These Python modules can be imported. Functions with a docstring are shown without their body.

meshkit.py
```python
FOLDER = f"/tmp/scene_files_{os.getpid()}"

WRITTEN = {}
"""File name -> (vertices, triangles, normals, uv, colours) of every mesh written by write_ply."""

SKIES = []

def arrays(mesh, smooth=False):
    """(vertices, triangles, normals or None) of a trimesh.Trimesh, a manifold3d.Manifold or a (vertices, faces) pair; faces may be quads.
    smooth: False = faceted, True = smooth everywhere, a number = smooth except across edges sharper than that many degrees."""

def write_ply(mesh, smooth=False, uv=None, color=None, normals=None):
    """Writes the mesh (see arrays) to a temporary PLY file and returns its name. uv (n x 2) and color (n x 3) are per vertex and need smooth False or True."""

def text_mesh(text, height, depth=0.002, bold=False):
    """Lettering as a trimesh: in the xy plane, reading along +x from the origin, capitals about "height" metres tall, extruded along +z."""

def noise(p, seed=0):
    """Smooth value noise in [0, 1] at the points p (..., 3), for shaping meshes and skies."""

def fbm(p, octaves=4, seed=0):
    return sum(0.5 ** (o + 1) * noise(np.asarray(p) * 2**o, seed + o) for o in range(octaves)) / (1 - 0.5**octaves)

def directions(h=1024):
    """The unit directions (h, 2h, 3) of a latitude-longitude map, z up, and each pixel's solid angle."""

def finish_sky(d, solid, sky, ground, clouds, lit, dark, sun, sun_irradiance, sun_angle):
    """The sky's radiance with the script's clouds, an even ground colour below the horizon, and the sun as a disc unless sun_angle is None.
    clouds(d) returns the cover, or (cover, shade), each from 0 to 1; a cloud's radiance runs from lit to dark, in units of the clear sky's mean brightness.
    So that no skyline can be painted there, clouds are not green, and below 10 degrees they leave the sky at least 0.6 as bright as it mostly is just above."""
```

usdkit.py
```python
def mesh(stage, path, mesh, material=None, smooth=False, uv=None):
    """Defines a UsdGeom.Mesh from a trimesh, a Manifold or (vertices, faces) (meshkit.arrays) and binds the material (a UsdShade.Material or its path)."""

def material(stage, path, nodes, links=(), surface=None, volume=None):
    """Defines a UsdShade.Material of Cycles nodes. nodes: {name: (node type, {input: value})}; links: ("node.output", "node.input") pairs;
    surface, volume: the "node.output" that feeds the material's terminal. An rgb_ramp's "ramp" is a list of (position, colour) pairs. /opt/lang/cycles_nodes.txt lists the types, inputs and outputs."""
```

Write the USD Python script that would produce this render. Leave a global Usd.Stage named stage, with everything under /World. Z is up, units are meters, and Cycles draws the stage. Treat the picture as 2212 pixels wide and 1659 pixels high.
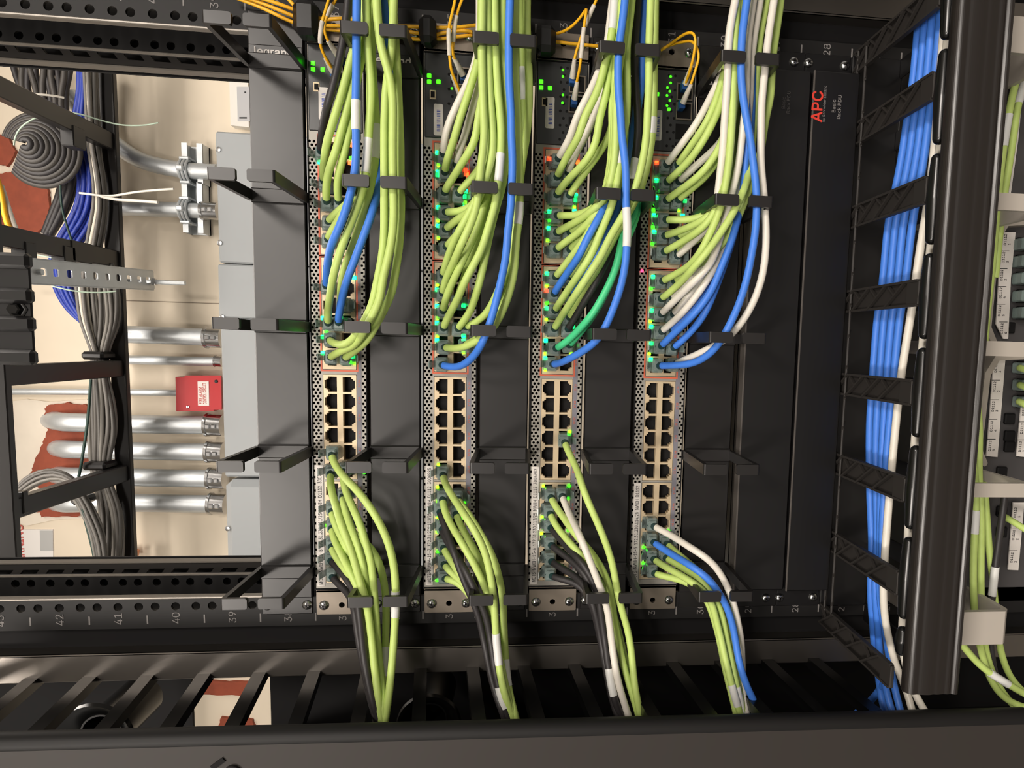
import math, random
import numpy as np, trimesh, usdkit, meshkit
import manifold3d as m3
from shapely.geometry import Polygon, LineString, Point, box as sbox
from shapely.ops import unary_union
from shapely import affinity
from scipy.interpolate import PchipInterpolator
from scipy.ndimage import gaussian_filter1d
from scipy.spatial import cKDTree
from pxr import Usd, UsdGeom, UsdLux, UsdShade, Gf, Sdf

# ------------------------------------------------------------------ camera, lights, exposure
stage = Usd.Stage.CreateInMemory()
UsdGeom.SetStageUpAxis(stage, UsdGeom.Tokens.z)
UsdGeom.SetStageMetersPerUnit(stage, 1.0)
stage.SetDefaultPrim(UsdGeom.Xform.Define(stage, '/World').GetPrim())
UsdGeom.Scope.Define(stage, '/World/Looks')
IW, IH, F = 2212.0, 1659.0, 1500.0
ROT = (0.10512706980912095, -0.11359189146589152, 0.020763910020251387)
EYE = np.array((-0.008186317654094513, -0.59095871709809, 1.4932400556797556))
PX, PY = 1306.2642860499088, 901.8325389614972          # principal point (the picture is a shifted crop)
def rodrigues(w):
    w = np.array(w); t = np.linalg.norm(w); k = w / t
    K = np.array([[0, -k[2], k[1]], [k[2], 0, -k[0]], [-k[1], k[0], 0]])
    return np.eye(3) + math.sin(t) * K + (1 - math.cos(t)) * K @ K
R = rodrigues(ROT) @ np.array([[0, 0, -1], [-1, 0, 0], [0, 1, 0]], float)   # rows: picture right, picture down, forward
cam = UsdGeom.Camera.Define(stage, '/World/camera')
AP = 36.0
cam.CreateHorizontalApertureAttr(AP); cam.CreateVerticalApertureAttr(AP * IH / IW)
cam.CreateFocalLengthAttr(F / IW * AP)
cam.CreateHorizontalApertureOffsetAttr(-(PX - IW / 2) / IW * AP)
cam.CreateVerticalApertureOffsetAttr((PY - IH / 2) / IW * AP)
cam.CreateClippingRangeAttr(Gf.Vec2f(0.01, 50))
M = np.eye(4); M[0, :3] = R[0]; M[1, :3] = -R[1]; M[2, :3] = -R[2]; M[3, :3] = EYE
cam.AddTransformOp().Set(Gf.Matrix4d(M.tolist()))
cam.CreateExposureAttr(1.0)
def rect_light(name, pos, w, h, power, col, tilt=0.0):
    l = UsdLux.RectLight.Define(stage, '/World/' + name)
    l.CreateWidthAttr(w); l.CreateHeightAttr(h); l.CreateIntensityAttr(power); l.CreateColorAttr(Gf.Vec3f(*col))
    l.AddTranslateOp().Set(Gf.Vec3d(*pos)); l.AddRotateXOp().Set(tilt)
    return l
WARM = (1.0, 0.92, 0.84)
rect_light('aisle_lamp_right', (0.85, -2.05, 2.90), 0.30, 0.9, 29, WARM, 40)      # ceiling lamps of the aisle in front of the rack
rect_light('aisle_lamp_left', (-0.85, -2.05, 2.90), 0.30, 0.9, 29, WARM, 40)
rect_light('aisle_lamp_far', (0.0, -3.6, 2.90), 1.6, 0.3, 12, WARM, 50)
rect_light('wall_fill_light', (0.1, 0.72, 3.02), 1.6, 0.3, 7, WARM)             # unseen fill light added to brighten the back wall
dome = UsdLux.DomeLight.Define(stage, '/World/room_light'); dome.CreateIntensityAttr(0.06); dome.CreateColorAttr(Gf.Vec3f(1, .93, .84))

# ------------------------------------------------------------------ helpers
U = 0.04445
def ray(px, py): return R.T @ np.array([(px - PX) / F, (py - PY) / F, 1.0])
def W(px, py, y):            # the point of depth y that a pixel of the photograph shows
    d = ray(px, py); return EYE + d * (y - EYE[1]) / d[1]
def Wz(px, py, z):
    d = ray(px, py); return EYE + d * (z - EYE[2]) / d[2]
def lin(c): return tuple((x / 255 / 12.92 if x / 255 < .04045 else ((x / 255 + .055) / 1.055) ** 2.4) for x in c)
MATS = {}
def mat(name, rgb, rough=.5, metal=0.0, grain=0.0, scale=60, bump=0.0, spec=.5, clear=0.0, emit=0.0, stain=None, coat=0.0):
    if name in MATS: return MATS[name]
    c = lin(rgb)
    nodes = {'p': ('principled_bsdf', dict(base_color=c, roughness=rough, metallic=metal, specular_ior_level=spec, coat_weight=coat))}
    links = []; out = 'p.BSDF'
    if grain or bump or stain:
        nodes['g'] = ('geometry', {}); nodes['n'] = ('noise_texture', dict(scale=scale, detail=4.0, roughness=.6)); links.append(('g.position', 'n.vector'))
    if grain:
        nodes['r'] = ('rgb_ramp', dict(ramp=[(.25, tuple(x * (1 - grain) for x in c)), (.75, tuple(min(1, x * (1 + grain)) for x in c))]))
        links += [('n.fac', 'r.fac'), ('r.color', 'p.base_color')]
    if stain:
        s = lin(stain); nodes['r'] = ('rgb_ramp', dict(ramp=[(.3, c), (.62, c), (.72, s)])); links += [('n.fac', 'r.fac'), ('r.color', 'p.base_color')]
    if bump:
        nodes['n2'] = ('noise_texture', dict(scale=1400.0, detail=2.0)); links.append(('g.position', 'n2.vector'))
        nodes['b'] = ('bump', dict(strength=bump, distance=.0006)); links += [('n2.fac', 'b.height'), ('b.normal', 'p.normal')]
    if emit:
        nodes['p'][1].update(emission_color=c, emission_strength=emit)
    if clear:
        nodes['t'] = ('transparent_bsdf', dict(color=(1, 1, 1))); nodes['m'] = ('mix_closure', dict(fac=clear))
        links += [('p.BSDF', 'm.closure1'), ('t.BSDF', 'm.closure2')]; out = 'm.closure'
    MATS[name] = usdkit.material(stage, '/World/Looks/' + name, nodes, links, surface=out)
    return MATS[name]

def cat(*ms):
    ms = [m for m in ms if m is not None]
    return trimesh.util.concatenate(ms) if len(ms) > 1 else ms[0]
def cbox(lo, hi, c=.0):      # box between two corners, edges chamfered by c
    lo, hi = np.minimum(lo, hi), np.maximum(lo, hi)
    if c <= 0:
        b = trimesh.creation.box(hi - lo); b.apply_translation((lo + hi) / 2); return b
    c = min(c, .45 * float((hi - lo).min())); pts = []
    for s in np.ndindex(2, 2, 2):
        p = np.where(np.array(s) == 1, hi, lo); d = np.where(np.array(s) == 1, -1, 1) * c
        for k in range(3):
            q = p + d; q[k] = p[k]; pts.append(q)
    return trimesh.convex.convex_hull(np.array(pts))
def frame(ex, ey, org):
    T = np.eye(4); ex = np.array(ex, float); ey = np.array(ey, float)
    ex /= np.linalg.norm(ex); ey -= ex * (ex @ ey); ey /= np.linalg.norm(ey)
    T[:3, 0], T[:3, 1], T[:3, 2], T[:3, 3] = ex, ey, np.cross(ex, ey), org; return T
def polys(p): return [g for g in getattr(p, 'geoms', [p]) if g.geom_type == 'Polygon' and g.area > 1e-12]
def extr(poly, h, T=None):
    m = cat(*[trimesh.creation.extrude_polygon(g, h, engine='earcut') for g in polys(poly)])
    if T is not None: m.apply_transform(T)
    return m
def slab(poly, yb, yf):      # polygon in (X, Z), extruded from depth yb towards the camera to yf
    return extr(poly, yb - yf, frame((1, 0, 0), (0, 0, 1), (0, yb, 0)))
def text(s, h, org, read, up, depth=.00025, bold=False):
    m = meshkit.text_mesh(s, h, depth, bold); m.apply_transform(frame(read, up, org)); return m
XR, ZU, TOCAM = np.array((1., 0, 0)), np.array((0, 0, 1.)), np.array((0, -1., 0))
def smooth_path(P, step=.005, sig=1.6):
    P = np.asarray(P, float)
    s = np.r_[0, np.cumsum(np.maximum(1e-6, np.linalg.norm(np.diff(P, axis=0), axis=1)))]
    n = max(4, int(s[-1] / step) + 1)
    Q = PchipInterpolator(s, P)(np.linspace(0, s[-1], n))
    if n > 8 and sig: 
        G = gaussian_filter1d(Q, sig, axis=0, mode='nearest'); G[0], G[-1] = Q[0], Q[-1]; Q = G
    return Q
def tube(Q, r, n=10, cap=True):
    Q = np.asarray(Q, float); k = len(Q); r = np.broadcast_to(r, (k,))
    t = np.gradient(Q, axis=0); t /= np.maximum(1e-9, np.linalg.norm(t, axis=1, keepdims=True))
    a = np.cross(t[0], (0, 0, 1)) if abs(t[0][2]) < .9 else np.cross(t[0], (1, 0, 0)); a /= np.linalg.norm(a)
    V = []; ang = np.linspace(0, 2 * np.pi, n, endpoint=False)
    for i in range(k):
        a = a - t[i] * (a @ t[i]); a /= np.linalg.norm(a); b = np.cross(t[i], a)
        V.append(Q[i] + r[i] * (np.cos(ang)[:, None] * a + np.sin(ang)[:, None] * b))
    V = np.vstack(V); Fc = []
    for i in range(k - 1):
        for j in range(n):
            j2 = (j + 1) % n; p, q, u, v = i * n + j, i * n + j2, (i + 1) * n + j2, (i + 1) * n + j
            Fc += [(p, q, u), (p, u, v)]
    if cap:
        V = np.vstack([V, Q[0], Q[-1]]); e = len(V)
        for j in range(n):
            j2 = (j + 1) % n; Fc += [(e - 2, j2, j), (e - 1, (k - 1) * n + j, (k - 1) * n + j2)]
    return trimesh.Trimesh(V, Fc, process=False)
def rod(a, b, r, n=12): return tube(np.array([a, (np.array(a) + b) / 2, b]), r, n)
def bar(a, b, w, h, up=(0, 0, 1), c=0.0):     # box from a to b, w across, h along up
    a, b = np.array(a, float), np.array(b, float); L = np.linalg.norm(b - a)
    m = cbox((0, -w / 2, -h / 2), (L, w / 2, h / 2), c)
    ex = (b - a) / L; ez = np.array(up, float) - ex * (ex @ np.array(up, float)); ez /= np.linalg.norm(ez)
    T = np.eye(4); T[:3, 0], T[:3, 1], T[:3, 2], T[:3, 3] = ex, np.cross(ez, ex), ez, a
    m.apply_transform(T); return m
def lathe(prof, org, axis, n=20):             # prof: (radius, height) along axis
    m = trimesh.creation.revolve(np.array(prof, float), sections=n)
    ez = np.array(axis, float) / np.linalg.norm(axis); ex = np.cross(ez, (1, 0, 0) if abs(ez[0]) < .9 else (0, 1, 0))
    m.apply_transform(frame(ex, np.cross(ez, ex), org)); return m
def manifold(m): 
    m = m.copy(); m.merge_vertices(); return m3.Manifold(m3.Mesh(np.asarray(m.vertices, np.float32), np.asarray(m.faces, np.uint32)))
def tri(mm): o = mm.to_mesh(); return trimesh.Trimesh(o.vert_properties[:, :3], o.tri_verts, process=False)

USED, LABELS = {}, {}
def numbered(path):
    n = USED.get(path, 0); USED[path] = n + 1
    return path if n == 0 else f'{path}_{n:03d}'
class Thing:
    """One top-level Xform whose base sits under the thing; parts are given in world coordinates."""
    def __init__(s, name, label=None, category=None, group=None, kind=None, org=None):
        s.path = numbered('/World/' + name); s.x = UsdGeom.Xform.Define(stage, s.path); s.p = s.x.GetPrim()
        for k, v in (('label', label), ('category', category), ('group', group), ('kind', kind)):
            if v: s.p.SetCustomDataByKey(k, v)
        if label: LABELS.setdefault(label, []).append((s.path, group))
        s.org = org
    def part(s, name, mesh, m, parent=None, smooth=30, label=None, kind=None):
        v, f, n = meshkit.arrays(mesh, smooth) if not isinstance(mesh, trimesh.Trimesh) or smooth is not False else (mesh.vertices, mesh.faces, None)
        v = np.asarray(v, float)
        if s.org is None:
            lo, hi = v.min(0), v.max(0); s.org = np.array(((lo[0] + hi[0]) / 2, (lo[1] + hi[1]) / 2, lo[2]))
            s.x.AddTranslateOp().Set(Gf.Vec3d(*s.org))
        elif not s.x.GetOrderedXformOps(): s.x.AddTranslateOp().Set(Gf.Vec3d(*s.org))
        path = numbered((parent or s.path) + '/' + name)
        me = UsdGeom.Mesh.Define(stage, path)
        me.CreatePointsAttr((v - s.org).astype(np.float32)); f = np.asarray(f, np.int32)
        me.CreateFaceVertexCountsAttr(np.full(len(f), 3, np.int32)); me.CreateFaceVertexIndicesAttr(f.ravel())
        me.CreateSubdivisionSchemeAttr('none')
        if n is not None: me.CreateNormalsAttr(n.astype(np.float32)); me.SetNormalsInterpolation('vertex')
        UsdShade.MaterialBindingAPI.Apply(me.GetPrim()).Bind(m)
        if label: me.GetPrim().SetCustomDataByKey('label', label)
        if kind: me.GetPrim().SetCustomDataByKey('kind', kind)
        return path

# ------------------------------------------------------------------ materials
black = mat('powder_black', (24, 22, 22), .35)
black2 = mat('satin_black', (17, 16, 17), .38)
dark = mat('inner_black', (17, 16, 17), .75, spec=.25)
rail = mat('rail_black', (22, 21, 21), .55, spec=.3)
lattice_m = mat('lattice_plastic', (44, 41, 39), .6, spec=.3)
gloss = mat('moulded_black', (13, 13, 13), .25)
ringm = mat('ring_plastic', (30, 28, 28), .38)
greym = mat('switch_grey_paint', (150, 146, 138), .45, metal=.2)
slate = mat('slate_paint', (118, 116, 124), .5)
facem = mat('smoked_panel', (46, 47, 48), .3)
tan = mat('jack_shield', (204, 184, 152), .42, metal=.25)
earm = mat('bracket_metal', (128, 118, 106), .42, metal=.5)
orange = mat('port_outline', (214, 98, 66), .5)
zinc = mat('zinc_screw', (205, 205, 205), .22, metal=1.0)
galv = mat('galvanised_steel', (206, 210, 212), .42, metal=.6, grain=.08, scale=25)
white_print = mat('white_print', (205, 200, 195), .6)
grey_print = mat('grey_print', (120, 116, 114), .6)
ink = mat('black_ink', (30, 30, 32), .6)
tape = mat('label_tape', (214, 208, 202), .5)
clearp = mat('clear_plastic', (140, 156, 152), .2, clear=.38)
teal_boot = mat('smoky_boot', (34, 62, 62), .35, clear=.15)
sleeve = mat('cable_label_sleeve', (222, 222, 218), .4)
CABLE = {'G': mat('lime_jacket', (190, 213, 118), .5, grain=.06, scale=90), 'B': mat('blue_jacket', (66, 126, 224), .5, grain=.05, scale=90),
         'W': mat('white_jacket', (226, 220, 208), .42, grain=.04, scale=90), 'K': mat('black_jacket', (46, 43, 44), .5), 'T': mat('teal_jacket', (74, 206, 140), .45)}
CNAME = {'G': 'lime green', 'B': 'blue', 'W': 'white', 'K': 'black', 'T': 'teal green'}
yellow = mat('fibre_yellow', (246, 182, 30), .45)
fibre_sleeve = mat('fibre_sleeve', (206, 198, 186), .5, grain=.12, scale=300)
LED = {'g': mat('led_green', (40, 255, 10), .3, emit=3.2), 't': mat('led_teal', (10, 255, 118), .3, emit=3.2), 'o': mat('led_orange', (255, 66, 22), .3, emit=3.2),
       'y': mat('led_yellow', (120, 255, 20), .3, emit=2.6), 'p': mat('led_pink', (255, 50, 90), .3, emit=2.5)}
cream = mat('cream_paint', (224, 211, 190), .75, grain=.03, scale=6)
plaster = mat('patched_plaster', (226, 216, 200), .85, grain=.05, scale=14)
putty = mat('firestop_putty', (142, 66, 42), .75, grain=.18, scale=35)
trough = mat('trough_grey', (160, 164, 166), .38)
redbox = mat('red_enamel', (188, 18, 26), .35)
clipgrey = mat('grey_ring_plastic', (176, 168, 158), .5)
covm = mat('cover_bronze', (34, 30, 28), .30)

# ------------------------------------------------------------------ the room
WALL = 1.48
def setting(name, mesh, m):
    t = Thing(name, kind='structure'); t.part('surface', mesh, m, smooth=False); return t
def flat(name, mesh, m):
    path = numbered('/World/' + name); me = usdkit.mesh(stage, path, mesh, m); me.GetPrim().SetCustomDataByKey('kind', 'structure'); return path
flat('floor', cbox((-2.5, -4.6, -.05), (2.5, WALL, 0)), mat('floor_tile', (120, 116, 110), .6))
flat('ceiling', cbox((-2.5, -4.6, 3.05), (2.5, WALL + .1, 3.10)), mat('ceiling_white', (205, 200, 190), .9))
wb = flat('wall_back', cbox((-2.5, WALL, 0), (2.5, WALL + .1, 3.05)), cream)
usdkit.mesh(stage, wb + '/panel_joint', cat(cbox((W(290, 650, WALL)[0] - .0012, WALL - .0008, 2.2), (W(290, 650, WALL)[0] + .0012, WALL, 2.75))), mat('joint_line', (150, 138, 122), .9))  # thin darker joint line between wall panels
plast = Polygon([tuple(W(x, y, WALL)[[0, 2]]) for x, y in [(18, 868), (60, 862), (110, 868), (190, 862), (205, 900), (200, 1118), (120, 1122), (60, 1135), (22, 1120), (12, 1000), (14, 900)]])
usdkit.mesh(stage, wb + '/plaster_patch', slab(plast, WALL, WALL - .004), plaster)

# ------------------------------------------------------------------ rack uprights
HOLES = [(u + o / 44.45) * U for u in range(24, 46) for o in (-15.875, 0, 15.875)]
UPR = []
for sx, side in ((-1, 'lower'), (1, 'upper')):
    t = Thing('rack_upright', f'black steel rack upright with numbered mounting holes along the {side} edge of the photo', 'rack upright', org=np.array((sx * .2385, .03, 0)))
    UPR.append(t)
    def flange(x0, x1, y0, y1, rr):
        p = sbox(min(sx * x0, sx * x1), 0, max(sx * x0, sx * x1), 2.13).difference(unary_union([Point(sx * .2325, z).buffer(rr, 4) for z in HOLES]))
        return slab(p, y1, y0)
    t.part('front_flange', flange(.2262, .251, 0, .0025, .0035), rail, smooth=False)
    t.part('web', cbox((sx * .2485, .0025, 0), (sx * .251, .0605, 2.13)), black2, smooth=False)
    t.part('rear_backing', cbox((sx * .2268, .068, 0), (sx * .251, .070, 2.13)), dark, smooth=False)  # black sheet added so the rear flange holes look dark
    t.part('rear_flange', flange(.2268, .251, .0605, .063, .0035), rail, smooth=False)
    lip = mat('edge_highlight', (132, 126, 118), .4, metal=.4)  # paler grey paints the highlight caught along the black edges
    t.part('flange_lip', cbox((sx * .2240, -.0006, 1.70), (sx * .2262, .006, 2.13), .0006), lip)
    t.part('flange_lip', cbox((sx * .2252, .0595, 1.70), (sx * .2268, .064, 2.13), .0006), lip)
    for u in range(26, 45):
        t.part('unit_number', text(str(u), .0060, (sx * .2435 - .0042, -.0001, u * U - .0030), XR, ZU), grey_print, smooth=False)
        t.part('unit_tick', slab(sbox(sx * .2435 - .0036, (u - .5) * U - .0006, sx * .2435 + .0036, (u - .5) * U + .0006), 0, -.0002), grey_print, smooth=False)
    # lattice strip behind the channel
    t2 = Thing('rear_cable_strip', f'black moulded strip with slanted openings behind the {side} rack upright', 'cable strip')
    x0, x1 = sx * .2262, sx * .2395
    p = sbox(min(x0, x1), 1.60, max(x0, x1), 2.13)
    cut = []
    for k in range(24):
        z = 1.612 + k * .0222
        cut.append(Polygon([(sx * .2325, z), (sx * .2325, z + .014), (sx * .2385, z + .0185), (sx * .2385, z + .0045)]))
    t2.part('strip', slab(p.difference(unary_union(cut)), .103, .099), lattice_m, smooth=False)
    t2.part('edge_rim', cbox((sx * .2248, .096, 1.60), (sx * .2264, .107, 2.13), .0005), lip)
    for k in range(24):
        z = 1.612 + k * .0222
        t2.part('rib', rod((sx * .2345, .112, z + .003), (sx * .2345, .112, z + .0125), .0022, 8), zinc)  # bright rods added as the glints on glossy black plastic
    t2.part('backing', cbox((sx * .2268, .118, 1.60), (sx * .251, .121, 2.13)), dark, smooth=False)

SCREW = None
def screw_mesh(x, y, z, r=.0042, rnd=0):
    head = lathe([(0, .0026), (r * .35, .0026), (r * .7, .0020), (r * .95, .0009), (r, 0), (r, -.0004), (0, -.0004)], (x, y, z), TOCAM, 14)
    a = .5 + rnd; out = [head]
    for k in range(2):
        c, s = math.cos(a + k * math.pi / 2), math.sin(a + k * math.pi / 2)
        out.append(bar((x - c * r * .5, y - .0026, z - s * r * .5), (x + c * r * .5, y - .0026, z + s * r * .5), .0011, .0008, up=(0, -1, 0)))
    return head, cat(*out[1:])
socket = mat('screw_recess', (52, 50, 50), .4, metal=.6)
def screw(t, x, y, z, rnd=0.0, name='screw'):
    h, c = screw_mesh(x, y, z, rnd=rnd); p = t.part(name, h, zinc, smooth=50); t.part('recess', c, socket, parent=p, smooth=False)

# ------------------------------------------------------------------ cable manager panels with D-rings
RX = [.2030, .1016, 0.0, -.1016, -.2032]
ORD = ['leftmost', 'second from left', 'third from left', 'fourth from left', 'rightmost']
def ring_mesh(zc, xc):
    h = .0041; path = [(zc + .0206, -.0015), (zc + .0206, -.0735), (zc + .0038, -.0735)]
    parts = []
    for s in (1, -1):
        ln = LineString([(zc + s * (p[0] - zc), p[1]) for p in path]).buffer(.0017, cap_style=2, join_style=1, quad_segs=5)
        arm = extr(ln, 2 * h, frame((0, 0, 1), (0, 1, 0), (0, 0, 0)))         # (z, y) plane, along -X
        arm.apply_translation((xc - arm.bounds[:, 0].mean(), 0, 0))
        pill = extr(sbox(-h, -h, .03, h).buffer(-.0016).buffer(.0016, 4), .2, frame((0, 0, s), (1 * s, 0, 0) if s > 0 else (1, 0, 0), (xc, 0, zc + s * (.0038 + h))))
        pill = cat(pill); ctr = pill.bounds.mean(0); pill.apply_translation((0, -ctr[1], 0))
        try:
            res = tri(manifold(arm) ^ manifold(pill)); arm = res if len(res.faces) else arm
        except Exception: pass
        parts.append(arm)
    parts.append(cbox((xc - h - .0015, -.0045, zc - .0203), (xc + h + .0015, -.002, zc + .0203), .0008))
    return cat(*parts)
MANAGERS = []
for k, u in enumerate((38, 36, 34, 32, 30)):
    zc = u * U
    t = Thing('cable_manager', f'black blank panel with five plastic cable rings, {ORD[k]} of the five', 'cable manager', 'ring cable managers')
    MANAGERS.append(t)
    t.part('panel', cat(cbox((-.2262, -.002, zc - .0203), (.2155, .004, zc + .0203), .0008), cbox((-.2405, -.0012, zc - .0203), (.2405, .004, zc + .0203), .0006)), black)
    for j, x in enumerate(RX): t.part('cable_ring', ring_mesh(zc, x), ringm, smooth=35)
    if k != 4:
        for sx in (-1, 1):
            for o in (.0159, -.0159): screw(t, sx * .2325, -.0012, zc + o, rnd=.7 * k + o * 40)
    t.part('maker_lettering', text('legrand', .0060, (.2072, -.0022, zc + .0160), -ZU, XR, bold=True), white_print, smooth=False)

# ------------------------------------------------------------------ power strips below the last manager
def pdu(zt, zb, dep, label):
    t = Thing('power_strip', label, 'power distribution unit')
    t.part('housing', cbox((-.2195, -dep, zb), (.2195, .05, zt), .0012), black2)
    t.part('top_lip', cbox((-.2195, -dep - .0004, zt - .0012), (.2195, -dep * .35 if dep < .02 else -dep + .0015, zt + .0003), .0004), mat('lit_edge_grey', (74, 69, 65), .55))  # grey strip paints the light falling on the black top edge
    t.part('ear', cbox((-.2405, -.0012, zb), (.2405, .002, zt), .0005), black2)
    return t
p1 = pdu(29.46 * U, 28.43 * U, .018, 'plain black power strip right of the rightmost ring panel')
for sx in (-1, 1): screw(p1, sx * .2325, -.0012, 28.65 * U, rnd=1.0)
p2 = pdu(28.41 * U, 27.52 * U, .021, 'black power strip with red lettering on its front, beside the lattice fingers')
for sx in (-1, 1):
    screw(p2, sx * .2325, -.0012, 28.36 * U, rnd=.3); screw(p2, sx * .2325, -.0012, 27.64 * U, rnd=.9)
def face_text(t, name, s, px, py, h, m, yd, read=XR, up=ZU, bold=False):
    o = W(px, py, yd); t.part(name, text(s, h, o, read, up, bold=bold), m, smooth=False)
redp = mat('red_print', (214, 58, 44), .5)
face_text(p2, 'maker_lettering', 'APC', 1774, 265, .0088, redp, -.0212, bold=True)
face_text(p2, 'maker_lettering', 'by Schneider Electric', 1781, 264, .0021, grey_print, -.0212)
face_text(p2, 'model_lettering', 'Basic', 1804, 244, .0030, grey_print, -.0212); face_text(p2, 'model_lettering', 'Rack PDU', 1815, 258, .0030, grey_print, -.0212)
face_text(p1, 'model_lettering', 'Basic', 1695, 236, .0028, mat('faint_print', (70, 67, 66), .6), -.0182); face_text(p1, 'model_lettering', 'Rack PDU', 1705, 246, .0028, MATS['faint_print'], -.0182)

# ------------------------------------------------------------------ network switches
HZ = .0217
BLK = [(.1495, .0585), (.0555, -.0335), (-.0380, -.1245), (-.1268, -.2135)]     # four groups of twelve ports, along X
ZT, ZB = .0126, -.0134
PITCH = .01415
def rows(b): c = (b[0] + b[1]) / 2; return [c + (2.5 - i) * PITCH for i in range(6)]
def jack_poly(x, top):
    pts = [(2.3, 6.25), (9.3, 6.25), (9.3, 4.5), (10.7, 4.5), (10.7, 3.3), (12.1, 3.3), (12.1, -3.3), (10.7, -3.3), (10.7, -4.5), (9.3, -4.5), (9.3, -6.25), (2.3, -6.25)]
    zc = (ZT + ZB) / 2
    return Polygon([(x + b / 1000, zc + (a if top else -a) / 1000) for a, b in pts])
def block_poly(b):
    p = sbox(b[1], ZB, b[0], ZT)
    return p.difference(unary_union([jack_poly(x, s) for x in rows(b) for s in (True, False)]))
BLOCKS = [slab(block_poly(b), .0045, -.0016) for b in BLK]
def lens_frames(b):          # the little light windows in the corners of each jack
    out = []
    for x in rows(b):
        for s in (1, -1):
            for e in (1, -1):
                z = (ZT + ZB) / 2 + s * .0109; out.append(sbox(x + e * .00505 - .0007, z - .0009, x + e * .00505 + .0007, z + .0009))
    return slab(unary_union(out), -.0016, -.00175)
LENS = [lens_frames(b) for b in BLK]
def front_plate():
    p = sbox(-.2193, -HZ, .2193, HZ)
    cut = [sbox(b[1] - .0003, ZB - .0003, b[0] + .0003, ZT + .0003) for b in BLK]
    hx = [i * .0056 for i in range(-39, 27)]
    for j, z in enumerate((.0204, .01865, .0169, .01515)):
        for x in hx:
            X = x + (.0028 if j % 2 else 0)
            if -.217 < X < .148: cut.append(Polygon([(X + .00118 * math.cos(a), z + .00118 * math.sin(a)) for a in np.arange(6) * math.pi / 3]))
    for j, z in enumerate((-.0188, -.0205)):
        for x in hx:
            X = x + (.0028 if j % 2 else 0)
            if -.217 < X < .148: cut.append(Polygon([(X + .0011 * math.cos(a), z + .0011 * math.sin(a)) for a in np.arange(6) * math.pi / 3]))
    return slab(p.difference(unary_union(cut)), 0, -.0014)
PLATE = front_plate()
OUTL = []
for b in BLK[:2]:
    o = sbox(b[1] - .0019, ZB - .0019, b[0] + .0019, ZT + .0019).difference(sbox(b[1] - .0006, ZB - .0006, b[0] + .0006, ZT + .0006)); OUTL.append(slab(o, -.0014, -.00165))
SWN = ['leftmost', 'second', 'third', 'rightmost']
SWU = [37, 35, 33, 31]
TXT = ['MCTS-NW8H-15-8  172.31.230.111/25  NW8H  D1112  3007001', 'MCTS-NW8H-15-7  172.31.230.112/25  NW8H  D1112  3006993',
       'MCTS-NW8H-15-6  172.31.230.113/25  NW8H  D1112  3006982', 'MCTS-NW8H-15-5  172.31.230.114/25  NW8H  D1112']
def moved(m, v): m = m.copy(); m.apply_translation(v); return m
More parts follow.
